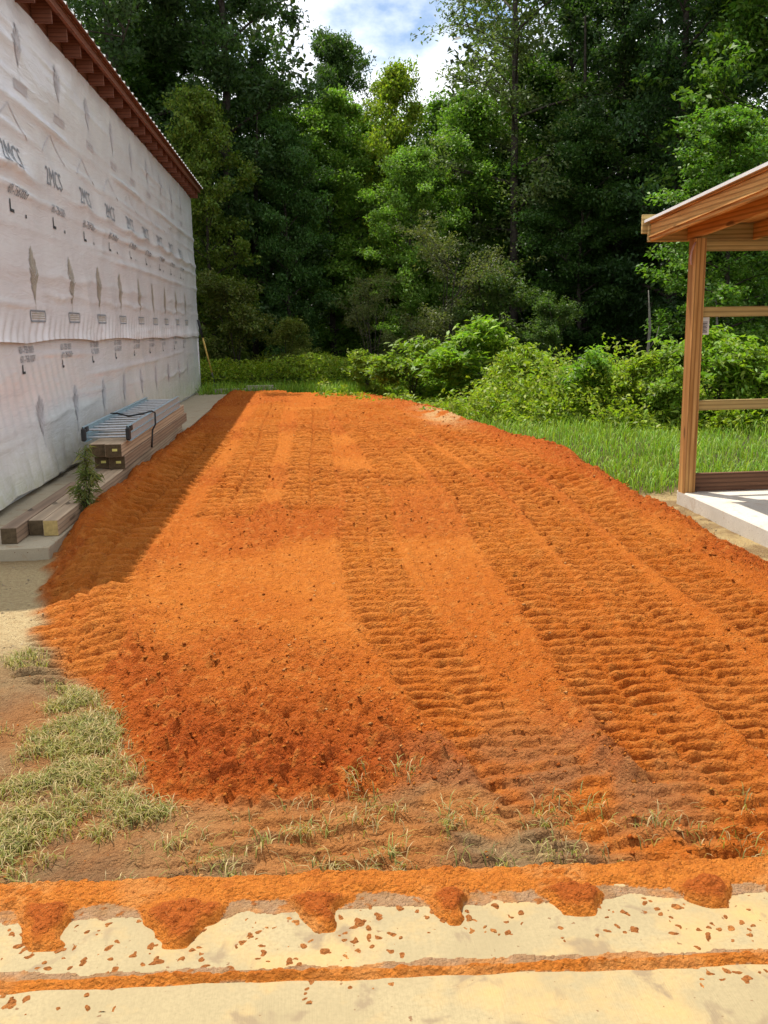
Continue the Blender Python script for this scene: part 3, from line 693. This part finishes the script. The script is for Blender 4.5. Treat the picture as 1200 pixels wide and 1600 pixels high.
for z0, z1, mt in ((2.20, 2.29, 'pine_x'), (1.63, 1.72, 'pine_x'), (.80, .89, 'pine_x'), (.052, .22, 'brown_x')):
    wpart(MB().box(3.522, 8.548, 8.19, 8.23, z0, z1), 'rail', M[mt], shl, .003)
wr = MB().tube([(3.415, 8.145, 2.27), (3.395, 8.138, 2.24), (3.378, 8.135, 2.19), (3.372, 8.135, 2.13), (3.380, 8.138, 2.08)], .008, 6)
wpart(wr, 'cable', mat_plain('pink_cable', (.55, .33, .28), .5), shl, 0, True)
no = empty('notice', (3.527, 8.2315, 1.475), 0, 'small white printed notice hanging below the shelter rail beside the post', 'notice')
MB().box(0, .085, 0, .003, 0, .18).build('sheet', M['paper'], no)
MB().box(.016, .070, -.0015, -.0003, .014, .12).build('print', M['inkgrey'], no)
for k in range(7): MB().box(.020, .066-.012*(k % 3), -.0028, -.0017, .022+.0125*k, .027+.0125*k).build('text_line', M['ink'], no)

# ------------------------------------------------------------------ vegetation
def leaves_mesh(name, P, size, asp=.5, upbias=.6, cols=None, r=None, droop=.0, dirs=None):
    """one folded four-cornered leaf per point"""
    n = len(P); r = r or rng
    nrm = r.normal(size=(n, 3)); nrm[:, 2] = np.abs(nrm[:, 2])*.6+upbias; nrm /= np.linalg.norm(nrm, axis=1)[:, None]
    t = r.normal(size=(n, 3)) if dirs is None else dirs+.5*r.normal(size=(n, 3))
    t[:, 2] -= droop
    t -= nrm*(t*nrm).sum(1)[:, None]; t /= np.linalg.norm(t, axis=1)[:, None]; bt = np.cross(nrm, t)
    s = (size*(.6+.8*r.random(n)))[:, None] if np.isscalar(size) else size[:, None]
    fold = .18
    V = np.stack([P-t*s*.5, P+bt*s*asp*.5+nrm*s*fold*.5-t*s*.08, P+t*s*.5-nrm*s*.10, P-bt*s*asp*.5+nrm*s*fold*.5-t*s*.08], 1).reshape(-1, 3)
    Fq = np.arange(n*4).reshape(n, 4)
    c = np.repeat(cols, 4, 0)
    me = np_mesh(name, V, Fq, False, c); me.materials.append(M['leaf']); return me

def leafcols(n, base, r, var=.35, yellow=.15, clump=None):
    c = np.tile(np.array(base, float), (n, 1)); k = (1-var)+2*var*r.random(n)
    if clump is not None: k = k*clump
    c *= k[:, None]; y = r.random(n)*yellow; c[:, 0] += c[:, 1]*y; return np.clip(c, 0, 1)

def plant(seed, H, cb, Rad, nl, leaf, base, prof='round', limbs=16, trunk_r=.16, twigs=5, clump_r=.42, asp=.5, yellow=.15, bend=.5, upb=.55, stems=1, flat_=.55):
    r = np.random.default_rng(seed); mb = MB(); cen = []; cdir = []
    for st in range(stems):
        a0 = r.random()*6.28; lean = (0 if stems == 1 else .32*Rad)
        top = np.array([math.cos(a0)*lean+bend*(r.random()-.5), math.sin(a0)*lean+bend*(r.random()-.5), H*(.93 if st == 0 else .7+.25*r.random())])
        n = 9; path = []
        for i in range(n):
            t = i/(n-1); path.append(tuple(top*np.array([t**1.3, t**1.3, t])+np.array([r.normal()*.02*H*.3*t, r.normal()*.02*H*.3*t, 0])))
        rad = [trunk_r*(1-.88*(i/(n-1)))/(1 if stems == 1 else 1.7) for i in range(n)]; rad[0] *= 1.35
        mb.tube(path, rad, 8)
        nlb = max(3, limbs//stems)
        for k in range(nlb):
            t = cb+(1-cb)*((k+.5*r.random())/nlb); t = min(t, .97)
            fi = t*(n-1); i = int(fi); f = fi-i; p = np.array(path[i])*(1-f)+np.array(path[min(i+1, n-1)])*f
            q = (t-cb)/(1-cb)
            pr = {'round': math.sqrt(max(.05, 1-(1.9*q-.85)**2)) if q > .02 else .5, 'cone': 1-.82*q, 'low': (1-q)**.6*.9+.12, 'column': .65+.35*math.sin(3.1*q)}[prof]
            ln = Rad*pr*(.65+.5*r.random()); az = k*2.4+r.random()*.9; el = .15+.75*q+.25*r.random()
            d = np.array([math.cos(az)*math.cos(el), math.sin(az)*math.cos(el), math.sin(el)])
            pts = [p+d*ln*s_+np.array([0, 0, -.18*ln*s_*s_]) for s_ in (0, .33, .66, 1)]
            lr = max(.012, rad[i]*.45); mb.tube([tuple(x) for x in pts], [lr, lr*.7, lr*.45, lr*.15], 5, False)
            for w in range(twigs):
                s_ = .35+.65*(w+r.random())/twigs; b = p+d*ln*s_+np.array([0, 0, -.18*ln*s_*s_])
                d2 = d*.5+r.normal(size=3)*.65; d2[2] = d2[2]*.6+.12; d2 /= np.linalg.norm(d2); l2 = ln*.30*(.5+r.random())+.15*clump_r
                e = b+d2*l2; mb.tube([tuple(b), tuple((b+e)/2+np.array([0, 0, .04])), tuple(e)], [lr*.35, lr*.25, lr*.1], 4, False)
                for u_ in (.45, .8, 1.1): cen.append(b+d2*l2*u_); cdir.append(d2)
            cen += [p+d*ln*.5, p+d*ln*.22+r.normal(size=3)*.12, p+r.normal(size=3)*.2]; cdir += [d, d, d]
    cen = np.array(cen); cdir = np.array(cdir)
    wgt = .35+r.random(len(cen))**1.5; wgt /= wgt.sum()
    ci = r.choice(len(cen), nl, p=wgt)
    off = r.normal(size=(nl, 3)); off /= np.linalg.norm(off, axis=1)[:, None]; off *= (r.random(nl)**.45)[:, None]
    csz = clump_r*(.6+.8*r.random(len(cen)))
    P = cen[ci]+off*csz[ci][:, None]*np.array([1, 1, flat_])
    P[:, 2] = np.maximum(P[:, 2], .04)
    cb_ = .75+.5*r.random(len(cen))
    tm = mb.mesh('trunk', 0, True); tm.materials.append(M['bark'])
    cm = leaves_mesh('crown', P, leaf, asp, upb, leafcols(nl, base, r, .3, yellow, cb_[ci]), r, .25, cdir[ci])
    return tm, cm

G = (.075, .13, .030)
KIND = {
    'tall':   plant(11, 19, .10, 3.4, 56000, .155, (.085, .145, .040), 'round', 30, .24, 6, .62, .5),
    'tall2':  plant(12, 19, .05, 3.1, 56000, .155, (.088, .155, .042), 'column', 32, .22, 6, .60, .48),
    'airy':   plant(13, 19, .16, 3.2, 30000, .13, (.11, .175, .055), 'column', 30, .17, 6, .58, .42, .2),
    'mid':    plant(14, 10, .05, 2.5, 56000, .125, (.10, .19, .036), 'round', 34, .13, 6, .46, .5, .2),
    'bright': plant(15, 10, .06, 2.2, 34000, .14, (.15, .26, .036), 'round', 32, .12, 6, .42, .5, .3),
    'shrub':  plant(16, 3.4, .03, 1.6, 16000, .10, (.12, .19, .045), 'low', 22, .05, 5, .30, .42, .3, .5, .55, 4),
    'arch':   plant(17, 4.0, .03, 2.0, 9500, .085, (.145, .185, .072), 'column', 26, .05, 6, .28, .36, .3, .6, .5, 6),
    'bush':   plant(18, 1.35, .02, .75, 7000, .085, (.155, .285, .032), 'low', 20, .022, 5, .17, .45, .25, .2, .7, 6),
    'weed':   plant(19, 1.25, .02, .62, 5200, .11, (.19, .32, .034), 'column', 18, .016, 4, .16, .30, .3, .2, .75, 7),
}
def px_at(px, Yd): return (px-478)/1450*Yd
def put(kind, name, cat, label, px, Yd, H, wide=1.0, tint=(1, 1, 1), rot=None, group=None, z=-.1, bark=None):
    tm, cm = KIND[kind]; h0 = max(v.co.z for v in tm.vertices[:]) if False else {'tall': 19, 'tall2': 19, 'airy': 19, 'mid': 10, 'bright': 10, 'shrub': 3.4, 'arch': 4.0, 'bush': 1.35, 'weed': 1.25}[kind]
    s = H/h0; e = empty(name, (px_at(px, Yd), Yd, z), random.random()*6.28 if rot is None else rot, label, cat, group)
    e.scale = (s*wide, s*wide, s)
    a = link('trunk', tm, None, e); b = link('crown', cm, None, e); b.color = (*tint, 1)
    return e
TG = 'trees at the edge of the wood'
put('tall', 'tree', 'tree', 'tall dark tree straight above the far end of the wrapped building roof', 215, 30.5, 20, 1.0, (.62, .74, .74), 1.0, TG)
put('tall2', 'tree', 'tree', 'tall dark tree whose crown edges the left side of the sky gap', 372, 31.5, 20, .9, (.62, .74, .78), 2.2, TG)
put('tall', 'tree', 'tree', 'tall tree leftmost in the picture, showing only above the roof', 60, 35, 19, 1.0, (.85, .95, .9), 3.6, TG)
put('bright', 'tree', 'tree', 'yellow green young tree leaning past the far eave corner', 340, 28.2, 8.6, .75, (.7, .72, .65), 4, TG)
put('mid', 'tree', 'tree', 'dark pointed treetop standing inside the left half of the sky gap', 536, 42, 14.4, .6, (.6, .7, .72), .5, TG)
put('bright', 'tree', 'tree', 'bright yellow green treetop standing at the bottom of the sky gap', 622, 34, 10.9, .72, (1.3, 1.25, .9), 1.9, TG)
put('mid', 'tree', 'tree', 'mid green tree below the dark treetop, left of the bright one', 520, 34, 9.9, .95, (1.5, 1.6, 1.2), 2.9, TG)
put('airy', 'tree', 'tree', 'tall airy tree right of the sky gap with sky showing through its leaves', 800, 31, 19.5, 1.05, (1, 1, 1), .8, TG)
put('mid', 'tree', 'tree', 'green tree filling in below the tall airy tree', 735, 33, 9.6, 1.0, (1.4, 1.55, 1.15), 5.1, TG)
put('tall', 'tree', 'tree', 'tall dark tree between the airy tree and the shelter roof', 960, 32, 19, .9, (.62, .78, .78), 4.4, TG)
put('tall2', 'tree', 'tree', 'dark tree behind the low corner of the shelter roof', 1050, 28, 18, .85, (.5, .66, .68), 1.4, TG)  # tint darkened to paint in the shade of the hollow
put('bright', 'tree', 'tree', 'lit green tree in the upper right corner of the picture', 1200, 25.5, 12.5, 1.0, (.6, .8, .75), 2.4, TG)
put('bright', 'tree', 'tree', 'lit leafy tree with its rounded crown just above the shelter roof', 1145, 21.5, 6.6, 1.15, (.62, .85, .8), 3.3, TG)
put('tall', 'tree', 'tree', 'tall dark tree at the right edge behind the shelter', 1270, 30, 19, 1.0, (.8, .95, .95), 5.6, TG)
put('mid', 'tree', 'tree', 'dark understorey tree left of the shelter post', 905, 29.5, 8.2, .95, (.48, .62, .6), .2, TG)  # low tint puts the hollow's shade into the leaf colour
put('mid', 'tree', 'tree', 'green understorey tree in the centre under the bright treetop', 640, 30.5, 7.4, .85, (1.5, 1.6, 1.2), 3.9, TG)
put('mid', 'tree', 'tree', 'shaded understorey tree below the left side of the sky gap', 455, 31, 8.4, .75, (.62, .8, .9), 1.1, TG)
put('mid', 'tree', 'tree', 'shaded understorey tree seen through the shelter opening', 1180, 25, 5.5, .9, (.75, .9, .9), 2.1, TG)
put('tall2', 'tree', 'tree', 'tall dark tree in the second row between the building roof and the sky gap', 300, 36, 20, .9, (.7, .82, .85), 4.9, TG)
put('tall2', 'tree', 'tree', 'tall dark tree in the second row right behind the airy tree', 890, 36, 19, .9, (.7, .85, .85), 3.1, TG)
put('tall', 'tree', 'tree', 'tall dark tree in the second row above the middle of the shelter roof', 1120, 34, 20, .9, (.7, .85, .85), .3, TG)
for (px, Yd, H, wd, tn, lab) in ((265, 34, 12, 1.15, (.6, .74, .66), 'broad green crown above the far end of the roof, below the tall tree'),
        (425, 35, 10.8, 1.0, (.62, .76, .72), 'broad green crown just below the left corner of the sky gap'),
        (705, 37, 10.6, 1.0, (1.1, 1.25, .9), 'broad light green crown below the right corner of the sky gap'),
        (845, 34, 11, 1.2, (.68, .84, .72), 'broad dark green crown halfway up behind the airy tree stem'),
        (1000, 33, 11, 1.2, (.5, .66, .62), 'broad green crown with shade darkened tint left of the shelter roof corner'),  # shade of the hollow painted by the darkened tint
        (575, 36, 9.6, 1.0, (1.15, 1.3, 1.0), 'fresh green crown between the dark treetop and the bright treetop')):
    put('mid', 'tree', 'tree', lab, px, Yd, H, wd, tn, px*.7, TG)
SG = 'shrubs along the wood edge'
put('shrub', 'shrub', 'shrub', 'olive shrub right beside the far corner of the wrapped building', 372, 27, 3.3, .95, (.95, .9, .8), .4, SG)
put('shrub', 'shrub', 'shrub', 'low olive shrub with a pale lit end beside the dark hollow', 445, 26.8, 2.0, 1.1, (1.25, 1.15, .9), 2, SG)
put('arch', 'shrub', 'shrub', 'big arching shrub with twiggy pale green sprays in the centre', 690, 27.2, 4.3, .9, (.8, .85, .75), 1.2, SG)
put('arch', 'shrub', 'shrub', 'smaller arching shrub beside the dark hollow, right of it', 580, 26.8, 2.9, .9, (1.0, 1.05, .9), 3.2, SG)
put('shrub', 'shrub', 'shrub', 'rounded shrub crowding the right side of the big arching shrub', 775, 27, 3.5, .95, (.6, .75, .65), 4.2, SG)
put('shrub', 'shrub', 'shrub', 'dark shrub between the arching shrub and the black shade', 870, 26, 2.6, .9, (.7, .9, .85), 5.2, SG)
BG = 'leafy bushes along the meadow bank'
for i, (px, Yd, H, wd, lab) in enumerate([
        (640, 20.5, 1.45, 1.15, 'leafy bush at the left end of the bank behind the dirt'),
        (715, 19.6, 1.70, 1.2, 'tallest leafy bush of the bank just behind the dirt edge'),
        (790, 19.2, 1.55, 1.1, 'leafy bush right of the tallest one on the bank'),
        (840, 17.2, 1.2, 1.0, 'low leafy bush in the middle of the bank, under the dark shrub'),
        (930, 15.8, 1.30, 1.1, 'bright bush on the bank left of the thin pale trunk'),
        (1000, 15.4, 1.1, 1.05, 'low bright bush on the bank below the thin pale trunk'),
        (1050, 15.0, 1.35, 1.0, 'bright bush on the bank directly left of the shelter post'),
        (1130, 14.6, 1.45, 1.1, 'bright bush on the bank framed left in the shelter opening'),
        (1200, 14.4, 1.42, 1.1, 'bright bush on the bank at the right edge inside the shelter opening'),
        (570, 23.0, 1.05, 1.1, 'small bush behind the middle of the dirt edge')]):
    put('bush' if i % 2 == 0 else 'weed', 'bush', 'bush', lab, px, Yd, H, wd, [(1, 1, 1), (.85, 1.02, .95), (1.05, 1.05, .85)][i % 3], i*1.3, BG)
# bare pale saplings in the shade
for (px, Yd, H, lab) in ((1018, 19.5, 2.35, 'thin pale bare trunk standing in the black shade left of the shelter post'), (1127, 20.5, 2.2, 'thin grey trunk seen through the shelter opening behind the notice')):
    e = empty('sapling', (px_at(px, Yd), Yd, -.1), 0, lab, 'sapling')
    MB().tube([(0, 0, 0), (-.03, .0, .8), (.01, .02, 1.6), (-.03, 0, 2.0), (-.06, 0, H)], [.035, .03, .028, .02, .008], 7).build('trunk', M['palebark'], e, 0, True)
    MB().tube([(-.02, 0, 1.1), (.15, .02, 1.35), (.2, .0, 1.6)], [.012, .009, .004], 5).build('branch', M['palebark'], e, 0, True)

# deep wood behind: one mass of leaves and stems
r = np.random.default_rng(99); n = 88000
wx = r.uniform(-34, 44, n*2); wy = r.uniform(37, 58, n*2)
pxx = 478+1450*wx/wy
topz = 17+5*fbm(wx, wy, .25, 2, 900)
gap = np.exp(-(((pxx-600)/125.)**6)); topz = topz*(1-gap)+gap*(8.0+2.0*fbm(wx, wy, .5, 2, 901))
wz = r.random(n*2)**.8*topz
keep = (fbm(wx+wz*.3, wz+wy*.5, .5, 3, 902) > .40); wx, wy, wz = wx[keep][:n], wy[keep][:n], wz[keep][:n]; n = len(wx)
lsz = (.22+.25*r.random(n))*(1+.9*sstep(45, 57, wy)*(wz < 7))
wm = leaves_mesh('woodland', np.stack([wx, wy, wz], 1), lsz, .55, .4, leafcols(n, (.03, .052, .016), r, .4, .2), r)  # leaf colour darkened so the hollows between trees read as black shade
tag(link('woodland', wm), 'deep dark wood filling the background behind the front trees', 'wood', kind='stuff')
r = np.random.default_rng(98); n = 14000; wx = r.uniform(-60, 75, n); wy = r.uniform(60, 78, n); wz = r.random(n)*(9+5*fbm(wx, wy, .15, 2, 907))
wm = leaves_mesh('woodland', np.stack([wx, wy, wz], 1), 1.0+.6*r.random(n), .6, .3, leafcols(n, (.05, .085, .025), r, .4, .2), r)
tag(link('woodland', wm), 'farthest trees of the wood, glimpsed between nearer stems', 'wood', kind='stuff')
tb = MB(); rr_ = random.Random(5)
for i in range(46):
    x = rr_.uniform(-16, 26); y = rr_.uniform(31, 50); h_ = rr_.uniform(7, 13) if abs(478+1450*x/y-600) > 130 else 6
    tb.tube([(x, y, -.1), (x+rr_.uniform(-.3, .3), y, h_*.5), (x+rr_.uniform(-.6, .6), y, h_)], [rr_.uniform(.08, .2), .1, .03], 6, False)
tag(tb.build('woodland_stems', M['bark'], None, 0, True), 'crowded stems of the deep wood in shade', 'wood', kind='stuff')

# understorey ground cover in the wood edge and tall weeds at the bank
def scatter_leaves(name, label, n, fx, leaf, base, asp, upb, yellow, cat, seed):
    r = np.random.default_rng(seed); P = fx(r, n); c_ = leafcols(len(P), base, r, .35, yellow)
    tag(link(name, leaves_mesh(name, P, leaf, asp, upb, c_, r, .1)), label, cat, kind='stuff')
def bankfx(r, n):
    m = n//38; x = r.uniform(.2, 10.5, m*4); y = r.uniform(12.6, 21, m*4)
    edge = 21.5-1.95*np.clip(x, 0, 3.2)-.5*np.clip(x-3.2, 0, 3)          # near line of the bank
    k = (y > edge-.1+1.3*(fbm(x, y, 1.1, 3, 905)-.5)) & (fbm(x, y, .8, 3, 908) > .33); x, y, edge = x[k][:m], y[k][:m], edge[k][:m]; m = len(x)
    hh = (.12+.98*sstep(.3, .75, fbm(x, y, .7, 3, 906)))*(.45+.55*sstep(-.2, 1.6, y-edge))*(.5+.8*r.random(m)**2)+.10
    i = np.repeat(np.arange(m), 38); t = r.random(len(i))**.75; sp = (.05+.13*(1-t))*r.normal(size=len(i)); sq = (.05+.13*(1-t))*r.normal(size=len(i)); ln_ = r.normal(size=m)*.12
    return np.stack([x[i]+sp+ln_[i]*t, y[i]+sq, -.1+hh[i]*t], 1)
scatter_leaves('weeds', 'waist high bright green weeds covering the bank before the trees', 64000, bankfx, .095, (.20, .33, .030), .42, .75, .3, 'weeds', 31)
def backfx(r, n):
    x = r.uniform(-3.0, 4.2, n*2); y = r.uniform(24.6, 27.5, n*2)
    k = y > 24.9-.55*np.clip(x+.8, 0, 5); x, y = x[k][:n], y[k][:n]
    hh = .5+.75*fbm(x, y, .8, 3, 915)
    return np.stack([x, y, -.1+hh*r.random(len(x))**.7], 1)
scatter_leaves('weeds', 'low bright weeds behind the back edge of the dirt beside the building', 20000, backfx, .10, (.20, .34, .03), .30, .75, .35, 'weeds', 32)
def floorfx(r, n):
    x = r.uniform(-9, 16, n); y = r.uniform(24, 37, n); k = y > 25.5-.45*np.clip(x, 0, 10); x, y = x[k], y[k]
    return np.stack([x, y, -.1+(.2+.9*fbm(x, y, .6, 3, 925))*r.random(len(x))], 1)
scatter_leaves('undergrowth', 'dim low undergrowth on the wood floor under the trees', 22000, floorfx, .17, (.04, .07, .018), .5, .7, .2, 'undergrowth', 33)  # green darkened: the shade under the trees is partly in this colour

# grass: bent blades of three segments
def blades(name, label, P, ln, wd, cols, lean, r, mat='grass', cat='grass'):
    n = len(P); az = r.random(n)*6.283; d = np.stack([np.cos(az), np.sin(az), 0*az], 1); sd_ = np.stack([-np.sin(az), np.cos(az), 0*az], 1)
    L_ = ln[:, None]; k = lean[:, None]; w = wd[:, None]; Z_ = np.array([0, 0, 1.0])
    p1 = P+Z_*L_*.45*np.sqrt(np.clip(1-k*k*.3, .1, 1))+d*L_*.22*k
    p2 = p1+Z_*L_*.38*(1-k)+d*L_*.34*k
    p3 = p2+Z_*L_*.25*(1-1.5*k)+d*L_*.30*k
    V = np.stack([P-sd_*w, P+sd_*w, p1-sd_*w*.9, p1+sd_*w*.9, p2-sd_*w*.6, p2+sd_*w*.6, p3], 1).reshape(-1, 3)
    o = (np.arange(n)*7)[:, None]
    Ft = np.concatenate([o+np.array(q)[None] for q in ((0, 1, 3), (0, 3, 2), (2, 3, 5), (2, 5, 4), (4, 5, 6))], 0)
    me = np_mesh(name, V, Ft, False, np.repeat(cols, 7, 0)); me.materials.append(M[mat])
    return tag(link(name, me), label, cat, kind='stuff')
r = np.random.default_rng(41)
# bright meadow right of the dirt
n = 27000; x = r.uniform(2.4, 9.5, n*4); y = r.uniform(8.7, 20, n*4)
s_ = signed(x, y, POLY); pr = (s_ < -.05+.06*r.random(n*4))*(.3+fbm(x, y, 1.2, 3, 950))*np.clip(13/y, .4, 1.6)*sstep(8.7, 9.3, y+.5*(fbm(x, y, 2, 2, 951)-.5)); k = r.random(n*4) < pr*.8
x, y = x[k][:n], y[k][:n]; n = len(x); zz = np.where((x < 4.6), zat(x, y), -.1)
blades('grass', 'bright green meadow grass between the dirt bed and the weedy bank', np.stack([x, y, zz-.005], 1), .07+.30*r.random(n)**1.6*(.2+1.2*fbm(x, y, .8, 2, 952)), .0035+.003*r.random(n), leafcols(n, (.155, .33, .030), r, .35, .35), .25+.6*r.random(n), r)
# back strip
n = 9000; x = r.uniform(-2.7, 3.4, n); y = r.uniform(23.3, 26, n); k = signed(x, y, POLY) < -.15; x, y = x[k], y[k]; n = len(x)
blades('grass', 'bright grass growing behind the far edge of the dirt', np.stack([x, y, np.full(n, -.1)], 1), .2+.3*r.random(n), .006+.004*r.random(n), leafcols(n, (.155, .33, .030), r, .35, .35), .2+.6*r.random(n), r)
# flattened tufts at the front left and along the slab
def front_tufts(n, fx, label, green):
    tx, ty, tn = fx()
    x = np.concatenate([np.full(k_, a_)+r.normal(size=k_)*.028 for a_, k_ in zip(tx, tn)]); y = np.concatenate([np.full(k_, a_)+r.normal(size=k_)*.022 for a_, k_ in zip(ty, tn)])
    k = (y > 2.53+(x*-.05)) & (y < 5.6); x, y = x[k], y[k]; n = len(x)
    dry = (r.random(n) < green)
    c_ = np.where(dry[:, None], leafcols(n, (.20, .225, .05), r, .45, .3), leafcols(n, (.42, .32, .14), r, .3, .1))
    blades('grass', label, np.stack([x, y, zat(x, y)-.004], 1), .035+.06*r.random(n), .0011+.0011*r.random(n), c_, .6+.39*r.random(n), r)
def left_fx():
    m_ = 1500; x = r.uniform(-1.75, -.45, m_); y = r.uniform(2.56, 4.75, m_); s_ = signed(x, y, POLY)
    dens = sstep(.42, .62, fbm(x, y, 3.2, 3, 960))
    dens = dens*.7+1.2*np.exp(-(((x+.97)/.20)**2+((y-3.55)/.62)**2)); k = (s_ < -.01) & (r.random(m_) < dens)
    x, y = x[k], y[k]; return x, y, r.integers(22, 50, len(x))
front_tufts(0, left_fx, 'matted olive grass at the front left between slab and dirt', .6)
def mid_fx():
    spots = [(.13, 3.13), (.12, 2.86), (.0, 2.84), (-.08, 2.80), (.22, 2.66), (.44, 2.83), (.30, 3.18), (.86, 2.90), (.92, 2.86), (.80, 2.62), (.72, 2.60), (1.1, 2.72), (1.22, 2.68), (1.36, 2.57), (.02, 2.60), (.12, 2.58), (.24, 2.56), (-.38, 2.68), (-.5, 2.8), (-.22, 2.72), (.14, 3.05), (.18, 2.98), (-.28, 2.58), (.55, 2.58)]
    m_ = 80; x = np.concatenate([[a for a, b in spots], r.uniform(-.6, 1.5, m_)]); y = np.concatenate([[b for a, b in spots], r.uniform(2.54, 3.0, m_)])
    return x, y, np.concatenate([r.integers(12, 34, len(spots)), r.integers(3, 10, m_)])
front_tufts(0, mid_fx, 'sparse torn grass tufts in the brown strip along the concrete', .55)

# feathery weed standing beside the timbers
def feather(name, loc, H, nl, label, rad):
    r = np.random.default_rng(int(H*1000)); e = empty(name, loc, 0, label, 'plant'); P = []; D = []
    for k in range(5):
        h_ = H*(1-.13*k)*(.9+.2*r.random()); lx, ly = r.normal()*.035, r.normal()*.035
        q = [np.array([.01*k-.02, 0, 0]), np.array([lx*.3, ly*.3, h_*.45]), np.array([lx*.8, ly*.8, h_*.8]), np.array([lx*1.5, ly*1.4, h_*.97])]
        MB().tube([tuple(v) for v in q], [.008, .006, .005, .002], 5).build('stem', M['bark'], e, 0, True)
        for j in range(nl//5):
            t = .18+.82*r.random()**.8; f = t*3; i = min(int(f), 2); p = q[i]*(1-(f-i))+q[i+1]*(f-i); a = r.random()*6.283
            o_ = .02+.085*(1-.5*t)*r.random(); P.append(p+np.array([math.cos(a)*o_, math.sin(a)*o_, -.25*o_+.01*r.normal()])); D.append((math.cos(a)*2, math.sin(a)*2, -.6))
    me = leaves_mesh('foliage', np.array(P), .10, .11, .5, leafcols(len(P), (.12, .185, .045), r, .45, .4), r, .35, np.array(D))
    link('foliage', me, None, e); return e
feather('tall_weed', (-1.955, 8.12, .0), .62, 640, 'feathery green weed standing up beside the near timbers', .17)
